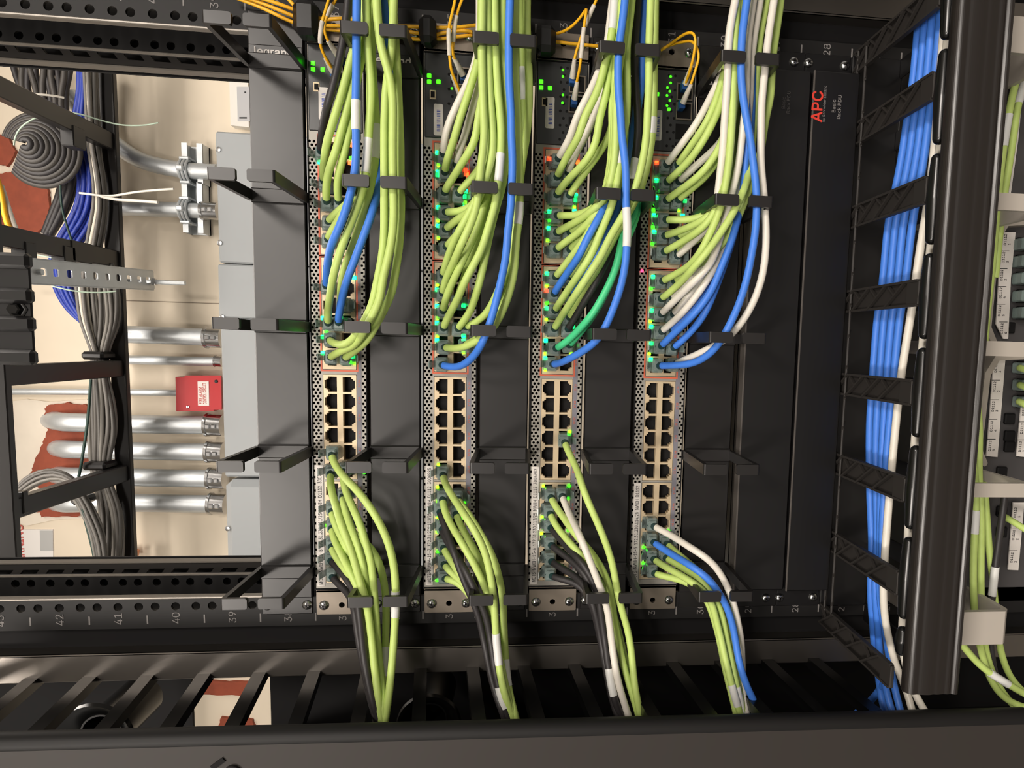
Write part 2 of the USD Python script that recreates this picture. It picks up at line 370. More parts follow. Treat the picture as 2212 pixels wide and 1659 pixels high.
LEDS = ['690,350,t 756,352,o 757,341,g 765,600,t 697,687,t 736,686,t 704,716,g 697,728,t 697,763,t 761,770,t 757,783,g 765,785,y 690,312,o 759,313,o 676,136,G 676,149,G 697,150,G 787,1020,g 705,1135,y',
        '945,330,t 947,356,y 946,371,t 945,378,t 947,448,t 946,476,y 946,488,t 947,514,y 1006,367,o 1008,376,o 1006,413,t 1003,424,t 1005,437,y 1004,448,t 945,615,y 944,626,t 944,661,t 945,687,y 944,698,t 945,726,y 944,735,t 1001,660,t 1003,703,t 1001,725,t 1001,736,t 1001,761,y 947,1004,y 945,1053,y 945,1083,y 945,1118,y 944,1150,y 1002,1087,g 997,1119,g 945,1192,g 944,1254,g 927,163,G 927,176,G 947,176,G 976,191,g',
        '1186,343,o 1248,350,o 1241,370,y 1187,457,t 1187,476,g 1185,493,t 1183,519,y 1244,422,t 1242,432,t 1241,447,y 1241,456,t 1238,520,y 1182,591,t 1181,617,y 1181,628,o 1181,655,g 1181,666,t 1180,690,y 1241,597,t 1239,634,t 1237,706,t 1179,736,t 1178,763,y 1178,774,t 1234,764,y 1178,799,y 1233,746,g 1231,933,y 1229,938,g 1174,1050,y 1229,1050,g 1227,1077,g 1171,1118,y 1170,1153,y 1228,1146,g 1226,1180,g 1169,176,G 1169,189,G 1188,190,G 1216,151,g 1216,165,g 1216,205,g 1215,222,g',
        '1419,352,o 1418,390,t 1413,416,g 1417,427,t 1412,453,g 1413,465,t 1411,490,g 1413,501,t 1410,526,g 1411,598,t 1407,623,g 1408,671,t 1405,694,y 1407,706,t 1407,742,t 1403,764,y 1406,777,t 1480,434,t 1467,454,y 1475,466,t 1470,381,y 1387,585,p 1444,1147,g 1391,1183,g 1390,1217,g 1420,203,G 1449,165,g 1449,179,g 1442,189,g 1447,197,g 1441,206,g 1447,217,g 1441,228,g 1445,236,g']
SW = []
for k in range(4):
    zc = SWU[k] * U
    t = Thing('network_switch', f'grey rack switch with 48 network sockets, {SWN[k]} of the four switches' + (' from left' if 0 < k < 3 else ''), 'network switch', 'rack switches', org=np.array((0, .1, zc - HZ)))
    SW.append(t); v = (0, 0, zc)
    t.part('housing', cbox((-.2193, .0052, zc - HZ), (.2193, .25, zc + HZ)), dark, smooth=False)
    t.part('front_plate', moved(PLATE, v), greym, smooth=False)
    rim = sbox(-.2196, -HZ - .0003, .2196, HZ + .0003).difference(sbox(-.2183, -HZ + .0005, .2183, HZ - .0005))
    t.part('front_rim', moved(slab(rim, .006, -.0022), v), dark, smooth=False)
    t.part('number_strip', moved(slab(sbox(-.2175, -.0176, .149, -.0138), -.0014, -.0016), v), slate, smooth=False)
    for b, pl, L in zip(BLK, BLOCKS, LENS):
        bp = t.part('port_block', moved(pl, v), tan, smooth=False); t.part('light_window', moved(L, v), tan, parent=bp, smooth=False, kind='stuff')
    for o in OUTL: t.part('port_outline', moved(o, v), orange, smooth=False)
    # printed port numbers beside the open group
    for g, b in enumerate(BLK):
        for i, x in enumerate(rows(b)):
            n = 12 * g + 2 * i + 1
            t.part('port_number', text(f'{n} {n+1}', .0016, (x - .0022, -.0017, zc - .0166), XR, ZU, .0001), orange, smooth=False)
    # smoked status panel
    t.part('status_panel', moved(cbox((.1535, -.0022, -HZ + .0012), (.2185, 0, HZ - .0012), .0006), v), facem)
    t.part('console_port', moved(cat(cbox((.183, -.0026, .0117), (.190, -.0020, .0165), .0003)), v), tan)
    t.part('console_opening', moved(cbox((.1842, -.0029, .0126), (.1888, -.0025, .0156)), v), dark, smooth=False)
    lab = affinity.translate(sbox(-.0122, -.0036, .0122, .0036).buffer(-.0012).buffer(.0012), *((W(*[(699, 224), (947, 259), (1188, 244), (1420, 271)][k], -.002)[[0, 2]])))
    lp = t.part('asset_label', slab(lab, -.0022, -.0026), tape, smooth=False); c = lab.centroid
    bars = unary_union([sbox(c.x - .009 + i * .00125, c.y - .0016, c.x - .009 + i * .00125 + (.0004 if i % 3 else .0008), c.y + .0012) for i in range(14)])
    t.part('barcode', slab(bars, -.0026, -.0027), mat('barcode_blue', (70, 86, 170), .5), parent=lp, smooth=False)
    # vent slots, SFP cages
    vents = unary_union([Point(.158 + i * .0056, z).buffer(.0011, 3) for i in range(11) for z in ((-.0012, ) if i % 2 else (.0014, -.0038))])
    t.part('vent_holes', moved(slab(vents, -.0022, -.0024), v), dark, smooth=False, kind='stuff')
    for i in range(2):
        x = .2015 - i * .0155
        cg = sbox(x - .0068, -.0185, x + .0068, -.0052)
        pth = t.part('fibre_cage', moved(slab(cg.difference(cg.buffer(-.0009)), 0, -.004), v), earm, smooth=False)
        t.part('cage_opening', moved(slab(cg.buffer(-.0009), -.002, -.0023), v), dark, parent=pth, smooth=False)
    for i in range(2):
        x = .1700 - i * .0150
        t.part('cage_opening', moved(slab(sbox(x - .0062, -.0185, x + .0062, -.0055), -.0022, -.0024), v), dark, smooth=False)
    # ears, screws
    for sx in (-1, 1):
        e = sbox(min(sx * .2196, sx * .2405), -.0205, max(sx * .2196, sx * .2405), .0205).buffer(-.001).buffer(.001)
        e = e.difference(Point(sx * .2325, 0).buffer(.0024, 8))
        t.part('mounting_ear', moved(cat(slab(e, -.0005, -.0028), cbox((sx * .2193, -.0028, -.0205), (sx * .2212, .02, .0205))), v), earm, smooth=False)
        for o in (.0145, -.0145): screw(t, sx * .2325, -.0028, zc + o, rnd=.4 * k + 30 * o)
    # printed tape
    tp = sbox(-.2165, .0138, -.1130 if k < 3 else -.1270, .0198)
    p = t.part('label_tape', moved(slab(tp, -.0014, -.0019), v), tape, smooth=False)
    m = meshkit.text_mesh(TXT[k], .0030, .0002); L = m.bounds[1, 0]; m.apply_scale((( .1000 if k < 3 else .0855) / L, 1, 1))
    m.apply_transform(frame(XR, ZU, (-.2150, -.0019, zc + .0152))); t.part('tape_lettering', m, ink, parent=p, smooth=False)
    # lights
    for e in LEDS[k].split():
        x, y, c = e.split(','); big = c == 'G'; P = W(float(x), float(y), -.0028 if big else -.0026)
        r = .0016 if big else (.0013 if c in 'gyp' else .0017)
        if y.isdigit() and 230 > float(y) and not big: r = .0009
        t.part('status_light', cbox(P - (r, .0002, r), P + (r, .0008, r), .0004), LED[c.lower()])

# ------------------------------------------------------------------ horizontal cable manager with lattice fingers (right in the photo)
hz = Thing('horizontal_cable_manager', 'black horizontal cable duct with lattice fingers and a ribbed bronze cover strip', 'cable manager', org=np.array((0, -.07, 1.173)))
ZF = 1.2221
hz.part('base_plate', cbox((-.2405, -.003, 1.1779), (.2405, .004, 1.2224), .0008), black2)
for dz, y in ((.0, -.012), (.0, -.026)): hz.part('comb_rail', cat(rod((-.2405, y, ZF - dz), (.2405, y, ZF - dz), .0011, 6), *[rod((x, y - .003, ZF + .001), (x + .006, y + .004, ZF - .003), .0009, 5) for x in np.arange(-.23, .235, .026)]), lattice_m, smooth=False)
FX = [W(1850, y, -.02)[0] for y in (122, 286, 470, 652, 830, 1003, 1170, 1338)]
GX = [W(2000, y, -.13)[0] for y in (-120, 95, 322, 538, 742, 953, 1150, 1342, 1420)]
def lattice(x, z):
    w, y0, y1 = .0085, -.003, -.126; out = []
    for s in (-1, 1): out.append(cbox((x + s * w - .0009, y1, z - .0030), (x + s * w + .0009, y0, z + .0006)))
    n = 4; dy = (y1 - y0) / (n + .6)
    for i in range(n):
        a, b = y0 + i * dy, y0 + (i + 1) * dy; m = (a + b) / 2
        out += [bar((x - w, a, z), (x, m, z), .0015, .0024), bar((x, m, z), (x + w * .8, a + dy * .15, z), .0013, .0022), bar((x, m, z), (x + w, b, z), .0015, .0024)]
    out.append(cbox((x - w, y1 - .002, z - .003), (x + w, y1 + .014, z), .0006))
    out.append(cbox((x - w, y1, z - .0034), (x + w, y0, z - .0026)))
    return cat(*out)
for i, x in enumerate(FX):
    f = hz.part('lattice_finger', lattice(x, ZF), lattice_m, smooth=False)
    a, b = GX[i + 1] + .0025, GX[i] - .0025
    tip = trimesh.convex.convex_hull(np.vstack([trimesh.creation.icosphere(2, rr_).vertices + (xx, -.1315, ZF - .0048) for xx, rr_ in ((a + .0045, .0042), ((a + b) / 2, .0056), (b - .0045, .0042))]))
    hz.part('finger_tip', tip, gloss, parent=f)
    hz.part('lattice_finger', cbox((x - .008, -.13, 1.1779), (x + .008, -.003, 1.1800), .0006), black2)
prof = [(1.2165, -.1385), (1.2170, -.1425), (1.2150, -.1455), (1.2125, -.1465), (1.2095, -.1462), (1.2060, -.1470), (1.2000, -.1476), (1.1960, -.1470), (1.1920, -.1474), (1.1870, -.1468), (1.1835, -.1474), (1.1805, -.1466), (1.1770, -.1474), (1.1745, -.1462), (1.1733, -.1430), (1.1735, -.1385)]
Q = np.array(prof); Q[:, 0] = 1.2190 + (Q[:, 0] - 1.2170) * .038 / .0437; Q[12, 1] -= .0009; tt = np.linspace(0, len(Q) - 1, 60)
Q = np.c_[PchipInterpolator(np.arange(len(prof)), Q[:, 0])(tt), PchipInterpolator(np.arange(len(prof)), Q[:, 1])(tt)]
cv = extr(LineString(Q).buffer(.0011), .60, frame((0, 0, 1), (0, 1, 0), (.35, 0, 0)))
hz.part('cover_strip', cv, covm, smooth=40)

# ------------------------------------------------------------------ vertical cable managers beside the uprights
def skew(p, k=.13): return affinity.affine_transform(p, [1, k, 0, 1, 0, 0])
for sx, side in ((-1, 'along the lower edge of the photo'), (1, 'along the upper edge of the photo')):
    t = Thing('vertical_cable_manager', f'black vertical cable duct with moulded fingers {side}', 'cable manager', org=np.array((sx * .33, 0, 0)))
    strip = mat('strip_grey', (140, 134, 128), .42, metal=1.0)
    t.part('side_panel', cbox((sx * .251, .016, .3), (sx * .274, .018, 2.1)), dark, smooth=False)  # black sheet added to darken the shaded gap beside the upright
    t.part('edge_strip', cat(cbox((sx * .2725, .0, .3), (sx * .2745, .02, 2.1), .0006), cbox((sx * .2725, .0, .3), (sx * .2960, .003, 2.1), .0008)), strip)
    for f2 in range(27, 44) if sx < 0 else range(29, 41):
        zf = (f2 + .5) * U + .002
        p = sbox(zf - U / 2, -.112, zf + U / 2, .030)
        for s in (-1, 1):
            z = zf + s * U / 2
            p = p.difference(sbox(z - .0085, -.095, z + .0085, .014).buffer(.0085, 6))
            p = p.difference(Polygon([(z - .005, .0215), (z + .005, .0215), (z + .0165, .004), (z - .0165, .004)]))
        x0 = -.2915 if sx < 0 else .2915
        m = extr(skew(p), .0085, frame((0, 0, 1), (0, 1, 0), (x0 if sx < 0 else x0 + .0085, 0, 0)))
        t.part('finger', m, gloss, smooth=False)
        if sx < 0: t.part('root_bar', rod((-.2925, .032, zf - U / 2 + .006), (-.2925, .032, zf + U / 2 - .006), .005, 12), gloss)
    if sx < 0:
        cp = Polygon([(-.2815, 1.95), (-.2915, 1.10), (-.47, 1.10), (-.47, 1.95)])
        cov = slab(cp, -.106, -.121)
        t.part('front_cover', cov, mat('cover_paint', (44, 39, 36), .6), smooth=False)
        a, b = np.array((-.2805, -.1135, 1.95)), np.array((-.2905, -.1135, 1.10))
        t.part('cover_edge', rod(a, b, .0078, 14), rail)
        o = W(503, 1668, -.121)
        t.part('latch', cat(lathe([(0, .0035), (.0042, .0035), (.0055, .002), (.0055, 0), (0, 0)], o, TOCAM, 20)), ringm)
        t.part('latch_slot', bar(W(458, 1659, -.1215), W(484, 1640, -.1215), .0035, .0012, up=(0, -1, 0)), dark, smooth=False)
        for xa, xb in ((75, 155), (185, 265), (300, 372), (505, 628)):
            A, B = W(xa, 1455, .03), W(xb, 1455, .03)
            m = cbox((-.2925, .018, B[2]), (-.2795, .036, A[2]), .001)
            q = t.part('mounting_clip', m, gloss)
            if xb - xa > 100:
                for f_ in (.25, .75): t.part('slot', bar((-.2795, .0175, A[2] + (B[2] - A[2]) * f_ - .004), (-.2795, .0175, A[2] + (B[2] - A[2]) * f_ + .004), .003, .0015, up=(0, -1, 0)), dark, parent=q, smooth=False)
        za, zb = W(415, 1530, .22)[2], W(585, 1530, .22)[2]
        t.part('rear_panel', cat(cbox((-.62, .22, za), (-.2965, .225, 2.3)), cbox((-.62, .22, .6), (-.2965, .225, zb))), dark, smooth=False)
        t.part('outer_wall', cbox((-.475, -.10, .6), (-.47, .22, zb)), dark, smooth=False)
    else:
        t.part('rear_panel', cbox((.297, .10, .6), (.62, .104, 2.2)), dark, smooth=False)
        t.part('front_cover', slab(Polygon([(.2965, 1.95), (.2965, 1.10), (.47, 1.10), (.47, 1.95)]), -.106, -.121), strip, smooth=False)
for n, (x, y, d, rr, w) in enumerate([(245, 1560, .10, .034, 'near the lower left corner'), (935, 1530, .10, .030, 'right of the first lower cable bundle')]):
    c = W(x, y, d); t = Thing('cable_spool', f'round black cable spool inside the finger duct {w}', 'cable spool', 'spools in the finger duct')
    t.part('drum', lathe([(rr * .55, -.02), (rr * .8, -.03), (rr, -.033), (rr * 1.04, -.029), (rr * .86, -.024), (rr * .62, -.012), (rr * .62, .05), (rr * .5, .05), (rr * .5, -.02), (rr * .55, -.02)], c, -TOCAM, 36), gloss)
    t.part('hub', lathe([(0, .02), (rr * .5, .02), (rr * .5, .05), (0, .05)], c, -TOCAM, 24), black2)

# ------------------------------------------------------------------ patch panel and grey rings at the right edge
pp = Thing('patch_bay', 'dark patch panel with white printed label strips and network sockets at the right edge', 'patch panel', org=np.array((0, .05, .90)))
pp.part('face', cbox((-.2405, 0, .98), (.2405, .006, 1.092), .0008), mat('panel_grey', (66, 64, 65), .5))
blank = Thing('blank_panel', 'black blank panel hidden behind the bronze cover strip and grey rings', 'blank panel')
blank.part('panel', cbox((-.2405, -.002, 1.0925), (.2405, .004, 1.1772), .0008), black2)
def quad(pts, y, h): return slab(Polygon([tuple(W(a, b, y)[[0, 2]]) for a, b in pts]), y, y - h)
STRIPS = [[(2190, 130), (2176, 300), (2158, 430), (2180, 430), (2198, 300), (2214, 130)], [(2166, 502), (2156, 600), (2150, 700), (2166, 732), (2176, 732), (2182, 600), (2192, 502)],
          [(2150, 775), (2144, 790), (2136, 900), (2129, 985), (2153, 987), (2160, 900), (2170, 775)], [(2187, 1085), (2176, 1230), (2198, 1231), (2211, 1085)], [(2205, 870), (2194, 985), (2214, 987), (2226, 870)]]
frm = mat('bezel_grey', (158, 150, 140), .45)
for i, s in enumerate(STRIPS):
    n = len(s); p = pp.part('label_strip', quad(s, -.006, .0012), tape, smooth=False)
    y0, y1 = min(b for a, b in s), max(b for a, b in s); xl = lambda y: np.interp(y, [b for a, b in s[:n // 2 + n % 2]], [a for a, b in s[:n // 2 + n % 2]])
    k = max(2, int((y1 - y0) / 37)); 
    for j in range(k):
        ya = y0 + (j + .5) * (y1 - y0) / k
        for off in (6, 15):
            pp.part('strip_lettering', text('D1112' if off == 6 else f'{j + 1}', .0022, W(xl(ya) + off + 3, ya + 9, -.00725), XR, ZU), ink, parent=p, smooth=False)
        if j: pp.part('strip_line', quad([(xl(ya) + 2, ya - 18), (xl(ya) + 20, ya - 18), (xl(ya) + 20, ya - 16.8), (xl(ya) + 2, ya - 16.8)], -.0072, .0001), ink, parent=p, smooth=False)
for (ya, yb, xa, xb) in ((478, 738, 2150, 2132), (768, 1000, 2131, 2112)):
    L = LineString([W(2240, ya, -.012)[[0, 2]], W(xa + 22, ya + 4, -.012)[[0, 2]], W(xa, ya + 40, -.012)[[0, 2]], W(xb, yb - 30, -.012)[[0, 2]], W(xb + 12, yb, -.012)[[0, 2]]]).buffer(.0028, join_style=1)
    pp.part('bezel', slab(L, 0, -.014), frm, smooth=False)
for y in (528, 565, 602, 640, 676, 795, 832, 868): pp.part('socket', cbox(W(2215, y, -.004) - (.006, .001, .008), W(2215, y, -.004) + (.006, .003, .008), .001), dark); pp.part('plug', cbox(W(2206, y, -.010) - (.0048, .008, .005), W(2206, y, -.010) + (.0048, .006, .005), .001), clearp)
for y in (708, 905, 942, 965, 1020, 1105, 1150): pp.part('socket', cbox(W(2182 if y < 1000 else 2165, y, -.003) - (.005, .001, .005), W(2182 if y < 1000 else 2165, y, -.003) + (.005, .003, .005), .001), dark)
RG = [(75, .0125, 2166), (435, .0062, 2140), (752, .0056, 2112), (1058, .0054, 2094), (1356, .0135, 2068)]
gw = ['topmost', 'second from top', 'third from top', 'fourth from top', 'lowest']
for (y, h, xl), w in zip(RG, gw):
    t = Thing('grey_cable_ring', f'grey plastic cable ring at the right edge, {w} of the five', 'cable ring', 'grey rings at the right edge')
    A = W(xl, y, -.098); z1 = A[2]; z0 = z1 - (.050 if y < 1200 else .0425)
    path = LineString([(z1 + .004, 0), (z1 + .002, -.098 + .012), (z1 - .003, -.098), (z0 + .005, -.098), (z0 + .001, -.098 + .004), (z0, -.098 + .02), (z0, 0)]).buffer(.0022, join_style=1)
    m = extr(path, 2 * h, frame((0, 0, 1), (0, 1, 0), (A[0] + h, 0, 0)))
    t.part('ring', m, clipgrey, smooth=40)
    t.part('foot', cbox((A[0] - h, -.006, z0 - .002), (A[0] + h, 0, z1 + .006), .001), clipgrey)

# ------------------------------------------------------------------ back wall fittings
def wr(px, py, th, y): return float(np.linalg.norm(W(px, py - th / 2, y) - W(px, py + th / 2, y)) / 2)
def wtube(pts, th, y, n=18, step=.02): return tube(smooth_path([W(a, b, y) for a, b in pts], step, 1.0), wr(pts[0][0], pts[0][1], th, y), n)
CY_ = WALL - .045
CON = [([(150, 205), (225, 290), (262, 322), (305, 348), (360, 362), (420, 370), (470, 372)], 36, 'bent galvanised conduit sweeping down into the grey wireway'),
       ([(180, 447), (250, 449), (350, 452), (470, 457)], 33, 'straight galvanised conduit clamped just right of the white zip tie tails'),
       ([(262, 722), (360, 725), (478, 730)], 38, 'wide galvanised conduit beside the plain cream wall panel, above the thin one'),
       ([(262, 777), (360, 779), (478, 781)], 20, 'narrow galvanised conduit just above the red box'),
       ([(-20, 846), (100, 846), (250, 847), (405, 849)], 14, 'thinnest galvanised conduit running into the red box'),
       ([(110, 908), (140, 912), (200, 914), (330, 917), (480, 919)], 40, 'topmost of the four fat conduits rising into the rust coloured putty'),
       ([(120, 968), (150, 971), (210, 972), (330, 975), (482, 977)], 38, 'second of the four fat conduits rising into the rust coloured putty'),
       ([(118, 1026), (150, 1029), (220, 1029), (330, 1032), (485, 1034)], 38, 'third of the four fat conduits rising into the rust coloured putty'),
       ([(120, 1086), (150, 1088), (220, 1086), (330, 1087), (487, 1089)], 38, 'lowest of the four fat conduits rising into the rust coloured putty')]
for i, (p, th, lab) in enumerate(CON):
    yy = WALL - (.045 if th > 25 else .03)
    t = Thing('conduit', lab, 'conduit', 'conduits on the back wall')
    m = wtube(p, th, yy)
    if i >= 5:                                   # the four that bend into the wall
        Q = [W(p[0][0] - 4, p[0][1], WALL + .035), W(p[0][0] + 8, p[0][1], WALL - .008)] + [W(a, b, yy) for a, b in p[1:]]
        m = tube(smooth_path(Q, .012, 1.5), wr(*p[1], th, yy), 18)
    t.part('pipe', m, galv, smooth=50)
    if i != 0:
        ex = p[-1]; r = wr(*ex, th, yy)
        a, b = W(ex[0] - (34 if th > 25 else 14), ex[1] - 1, yy), W(ex[0] + 2, ex[1], yy)
        q = t.part('coupling', cat(rod(a, b, r * 1.14, 20), rod(a, a + (b - a) * .16, r * 1.24, 20)), zinc, smooth=50)
        if th > 25: 
            for f_ in (.35, .7): t.part('set_screw', cbox(a + (b - a) * f_ + (-.006, -r * 1.38, -.006), a + (b - a) * f_ + (.006, -r * 1.0, .006), .002), zinc, parent=q)
for lab, cy, ya, yb in (('strut bracket clamping the bent conduit', 369, 315, 400), ('strut bracket clamping the straight conduit', 455, 398, 506)):
    t = Thing('strut_bracket', f'galvanised {lab} to the wall', 'bracket', 'strut brackets on the wall')
    a, b = W(424, ya, WALL - .02), W(424, yb, WALL - .02); w = .026
    t.part('channel', cat(cbox((b[0], WALL - .045, a[2] - w), (a[0], WALL, a[2] - w + .005)), cbox((b[0], WALL - .045, a[2] + w - .005), (a[0], WALL, a[2] + w)), cbox((b[0], WALL - .006, a[2] - w), (a[0], WALL, a[2] + w)),
                          cbox((b[0], WALL - .047, a[2] - w), (a[0], WALL - .043, a[2] - w + .014)), cbox((b[0], WALL - .047, a[2] + w - .014), (a[0], WALL - .043, a[2] + w))), galv, smooth=False)
    c = W(402, cy, WALL - .045); r = wr(402, cy, 40, WALL - .045)
    t.part('clamp', cat(*[cbox(c + (s * (r + .007) - .004, -.012, -.013), c + (s * (r + .007) + .004, .035, .013), .002) for s in (-1, 1)], *[tube(np.array([c + (r * 1.07 * math.cos(q), -r * 1.07 * math.sin(q), dz) for q in np.linspace(0, math.pi, 16)]), .0035, 8) for dz in (-.009, .0, .009)], cbox(c + (-.007, -r - .016, -.009), c + (.007, -r, .009), .003)), galv)
wy = WALL - .13
WZ = [W(465, 283, wy)[2], W(466, 560, wy)[2], W(471, 640, wy)[2], W(478, 850, wy)[2]]
wire = Thing('wireway', 'grey sheet metal wireway on the back wall with conduits entering its edge', 'wireway')
SEG = [(283, 567, 464.5), (569.5, 686, 469.5), (688, 1030, 475.5), (1036, 1330, 486)]
for i, (ya, yb, xl) in enumerate(SEG):
    a, b = W(xl, ya, wy), W(xl, yb, wy)
    d = .0 if i < 3 else -.012
    t0 = wire.part('cover_panel', cbox((b[0], wy + d, a[2] - .60), (a[0], WALL - .0005, a[2]), .004 if i < 3 else .018), trough)
    for (sx_, sy_) in ([(472, 323), (475, 525)], [(480, 685)], [], [(492, 1142)])[i]:
        P = W(sx_, sy_, wy + d); wire.part('cover_screw', lathe([(0, .004), (.006, .003), (.0075, 0), (0, 0)], P, TOCAM, 12), zinc, parent=t0)
dev = Thing('wall_device', 'white plastic wall box with a grey front plate at the corner above the wireway', 'wall box')
dev.part('case', quad([(505, 168), (545, 169), (547, 282), (508, 278)], WALL, .03), mat('white_plastic', (232, 228, 220), .4), smooth=False)
dev.part('front_plate', quad([(512, 188), (545, 188), (546, 262), (514, 262)], WALL - .03, .002), mat('pale_grey', (188, 188, 190), .5), smooth=False)
dev.part('plate_mark', cat(quad([(517, 253), (533, 253), (533, 256), (517, 256)], WALL - .0322, .0008), quad([(528, 198), (531, 198), (531, 201), (528, 201)], WALL - .0322, .0008)), ink, smooth=False)
rb = Thing('alarm_box', 'red fire alarm junction box with a white sticker on the back wall', 'junction box')
rb.part('case', quad([(400, 812), (478, 812), (480, 884), (402, 884)], WALL, .055), redbox, smooth=False)
rb.part('cover', quad([(400, 811), (479, 811), (480, 885), (402, 885)], WALL - .055, .004), redbox, smooth=False)
st = rb.part('sticker', quad([(427, 824), (451, 824), (452, 876), (428, 876)], WALL - .0592, .0008), mat('sticker_white', (232, 226, 220), .5), smooth=False)
rs = mat('sticker_red', (196, 90, 84), .6)
for s, x in (('FIRE ALARM', 437), ('CONTROL CIRCUIT', 446)):
    m = meshkit.text_mesh(s, .0085, .0004, True); m.apply_scale((.058 / m.bounds[1, 0] * (1 if 'C' in s else .8), 1, 1)); m.apply_transform(frame(XR, ZU, W(x, 873, WALL - .0601))); rb.part('sticker_lettering', m, rs, parent=st, smooth=False)
for (x, y) in ((467, 824), (406, 879)): rb.part('cover_screw', lathe([(0, .003), (.004, .002), (.005, 0), (0, 0)], W(x, y, WALL - .059), TOCAM, 10), zinc if y > 850 else ink)
rng = random.Random(5)
def blob(pts, y, h, jag=2.2, seed=0):
    r = random.Random(seed); out = []
    for i in range(len(pts)):
        a, b = pts[i], pts[(i + 1) % len(pts)]
        for k in range(7):
            f_ = k / 7; out.append((a[0] + (b[0] - a[0]) * f_ + r.uniform(-jag, jag), a[1] + (b[1] - a[1]) * f_ + r.uniform(-jag, jag)))
    p = Polygon([tuple(W(a, b, y)[[0, 2]]) for a, b in out]).buffer(0); return slab(p, y, y - h)
PUT = [([(104, 876), (150, 869), (200, 876), (205, 900), (190, 945), (205, 955), (205, 1000), (160, 1040), (200, 1075), (195, 1112), (100, 1116), (80, 1098), (95, 1060), (70, 1030), (75, 1008), (95, 960), (108, 930), (100, 905)], 'ragged rust coloured firestop putty around the four fat conduits'),
       ([(-30, 400), (5, 376), (50, 372), (85, 382), (108, 410), (112, 450), (104, 490), (70, 512), (-30, 515)], 'round rust coloured firestop putty behind the black cable coil'),
       ([(-30, 290), (20, 295), (40, 330), (20, 360), (-30, 350)], 'small rust coloured firestop putty at the left edge by the black cables'),
       ([(15, 872), (27, 880), (24, 900), (28, 925), (16, 930)], 'sliver of rust coloured firestop putty beside the dark ladder rail'),
       ([(445, 1468), (560, 1472), (552, 1499), (440, 1497)], 'rust coloured firestop strip seen through the finger duct'),
       ([(480, 1545), (548, 1552), (560, 1588), (470, 1588)], 'lower rust coloured firestop seen through the finger duct')]
for i, (p, lab) in enumerate(PUT):
    t = Thing('firestop_putty', lab, 'firestop'); t.part('putty', blob(p, WALL - .004 if i in (0, 3) else WALL, .010, 2.4 if i == 0 else 1.6, i), putty, smooth=False)
sg = Thing('wall_notice', 'white notice with red lettering low on the back wall', 'notice')
sg.part('sheet', quad([(40, 1143), (116, 1143), (117, 1240), (42, 1240)], WALL, .003), mat('paper_white', (230, 226, 222), .6), smooth=False)
face_text(sg, 'notice_lettering', 'WARNING', 55, 1236, .020, rs, WALL - .0035, bold=True)
sg.part('picture', quad([(86, 1146), (114, 1146), (115, 1190), (87, 1190)], WALL - .003, .0006), mat('notice_grey', (178, 178, 176), .6), smooth=False)
cu = Thing('copper_lug', 'small copper earthing lug above the lower lattice strip', 'lug')
cu.part('lug', cat(quad([(276, 1184), (296, 1180), (298, 1200), (278, 1200)], WALL - .02, .02), quad([(290, 1182), (302, 1188), (300, 1200), (288, 1200)], WALL - .05, .03)), mat('copper', (220, 150, 110), .35, metal=.8), smooth=False)

# ------------------------------------------------------------------ overhead ladder rack and its strut
LY = 1.34; LZ = W(252, 620, LY)[2]
lad = Thing('ladder_rack', 'black overhead cable ladder with flat rungs, in front of the back wall', 'cable ladder')
lad.part('stringer', cbox((-1.2, LY - .009, LZ - .018), (1.2, LY + .009, LZ + .020), .002), black)
NY = .92
lad.part('stringer', cbox((-1.2, NY - .009, LZ - .018), (1.2, NY + .009, LZ + .020), .002), black)
for y in (1385, 1020, 795, 560, 307, 20):
    x = W(245, y, LY)[0]; lad.part('rung', cbox((x - .021, NY, LZ - .012), (x + .021, LY, LZ + .012), .002), black)
pl = Thing('ladder_plate', 'black folded bracket plate with a hex bolt at the left edge', 'bracket')
P0, P1 = W(66, 560, .80), W(66, 780, .80)
pl.part('plate', cat(cbox((P1[0] + .012, .795, P0[2] - .0), (P0[0] - .004, .801, P0[2] + .20), .002), *[cbox((W(60, y, .80)[0] - .014, .785, P0[2] - .004), (W(60, y, .80)[0] + .014, .805, P0[2] + .2), .006) for y in (565, 640, 700, 772)]), black2)
pl.part('bolt', lathe([(0, .012), (.008, .012), (.010, .009), (.012, .002), (.018, .002), (.018, 0), (0, 0)], W(38, 668, .795), TOCAM, 6), gloss, smooth=False)
SY1 = 1.36; SZ = W(335, 605, SY1)[2]
su = Thing('slotted_strut', 'galvanised slotted strut hanging below the ladder on a threaded rod', 'strut')
a = W(333, 606, SY1); n_ = Wz(100, 588, SZ); n0 = a + (n_ - a) * 1.25
d = (n0 - a); Ls = np.linalg.norm(d)
HW = .0245
p = sbox(0, -HW, Ls, HW).buffer(-.006).buffer(.006)
T = frame(d, (1, 0, 0), a + (0, 0, 0))
for hx_, hy_ in ((95, 590), (122, 596), (152, 597), (182, 599), (208, 601), (234, 603), (258, 605), (281, 607), (303, 608), (322, 609)):
    q = Wz(hx_, hy_, SZ); t_ = float((q - a) @ d / Ls)
    p = p.difference(sbox(t_ - .0088, -.0080, t_ + .0088, .0080).buffer(-.004).buffer(.004))
su.part('channel', cat(extr(p, .0025, T), *[extr(sbox(.004, s * HW - .0012, Ls - .004, s * HW + .0012), .02, T) for s in (-1, 1)]), galv, smooth=False)
b0 = Wz(327, 609, SZ)
su.part('threaded_rod', rod(b0 - (0, 0, .082), b0 + (0, 0, .35), .0058, 10), galv)
su.part('nut', lathe([(0, 0), (.010, 0), (.010, .009), (0, .009)], b0 + (0, 0, -.012), (0, 0, 1), 6), zinc, smooth=False)
b1 = Wz(92, 588, SZ - .008); su.part('threaded_rod', rod(b1, b1 + (0, 0, .3), .0060, 10), galv)

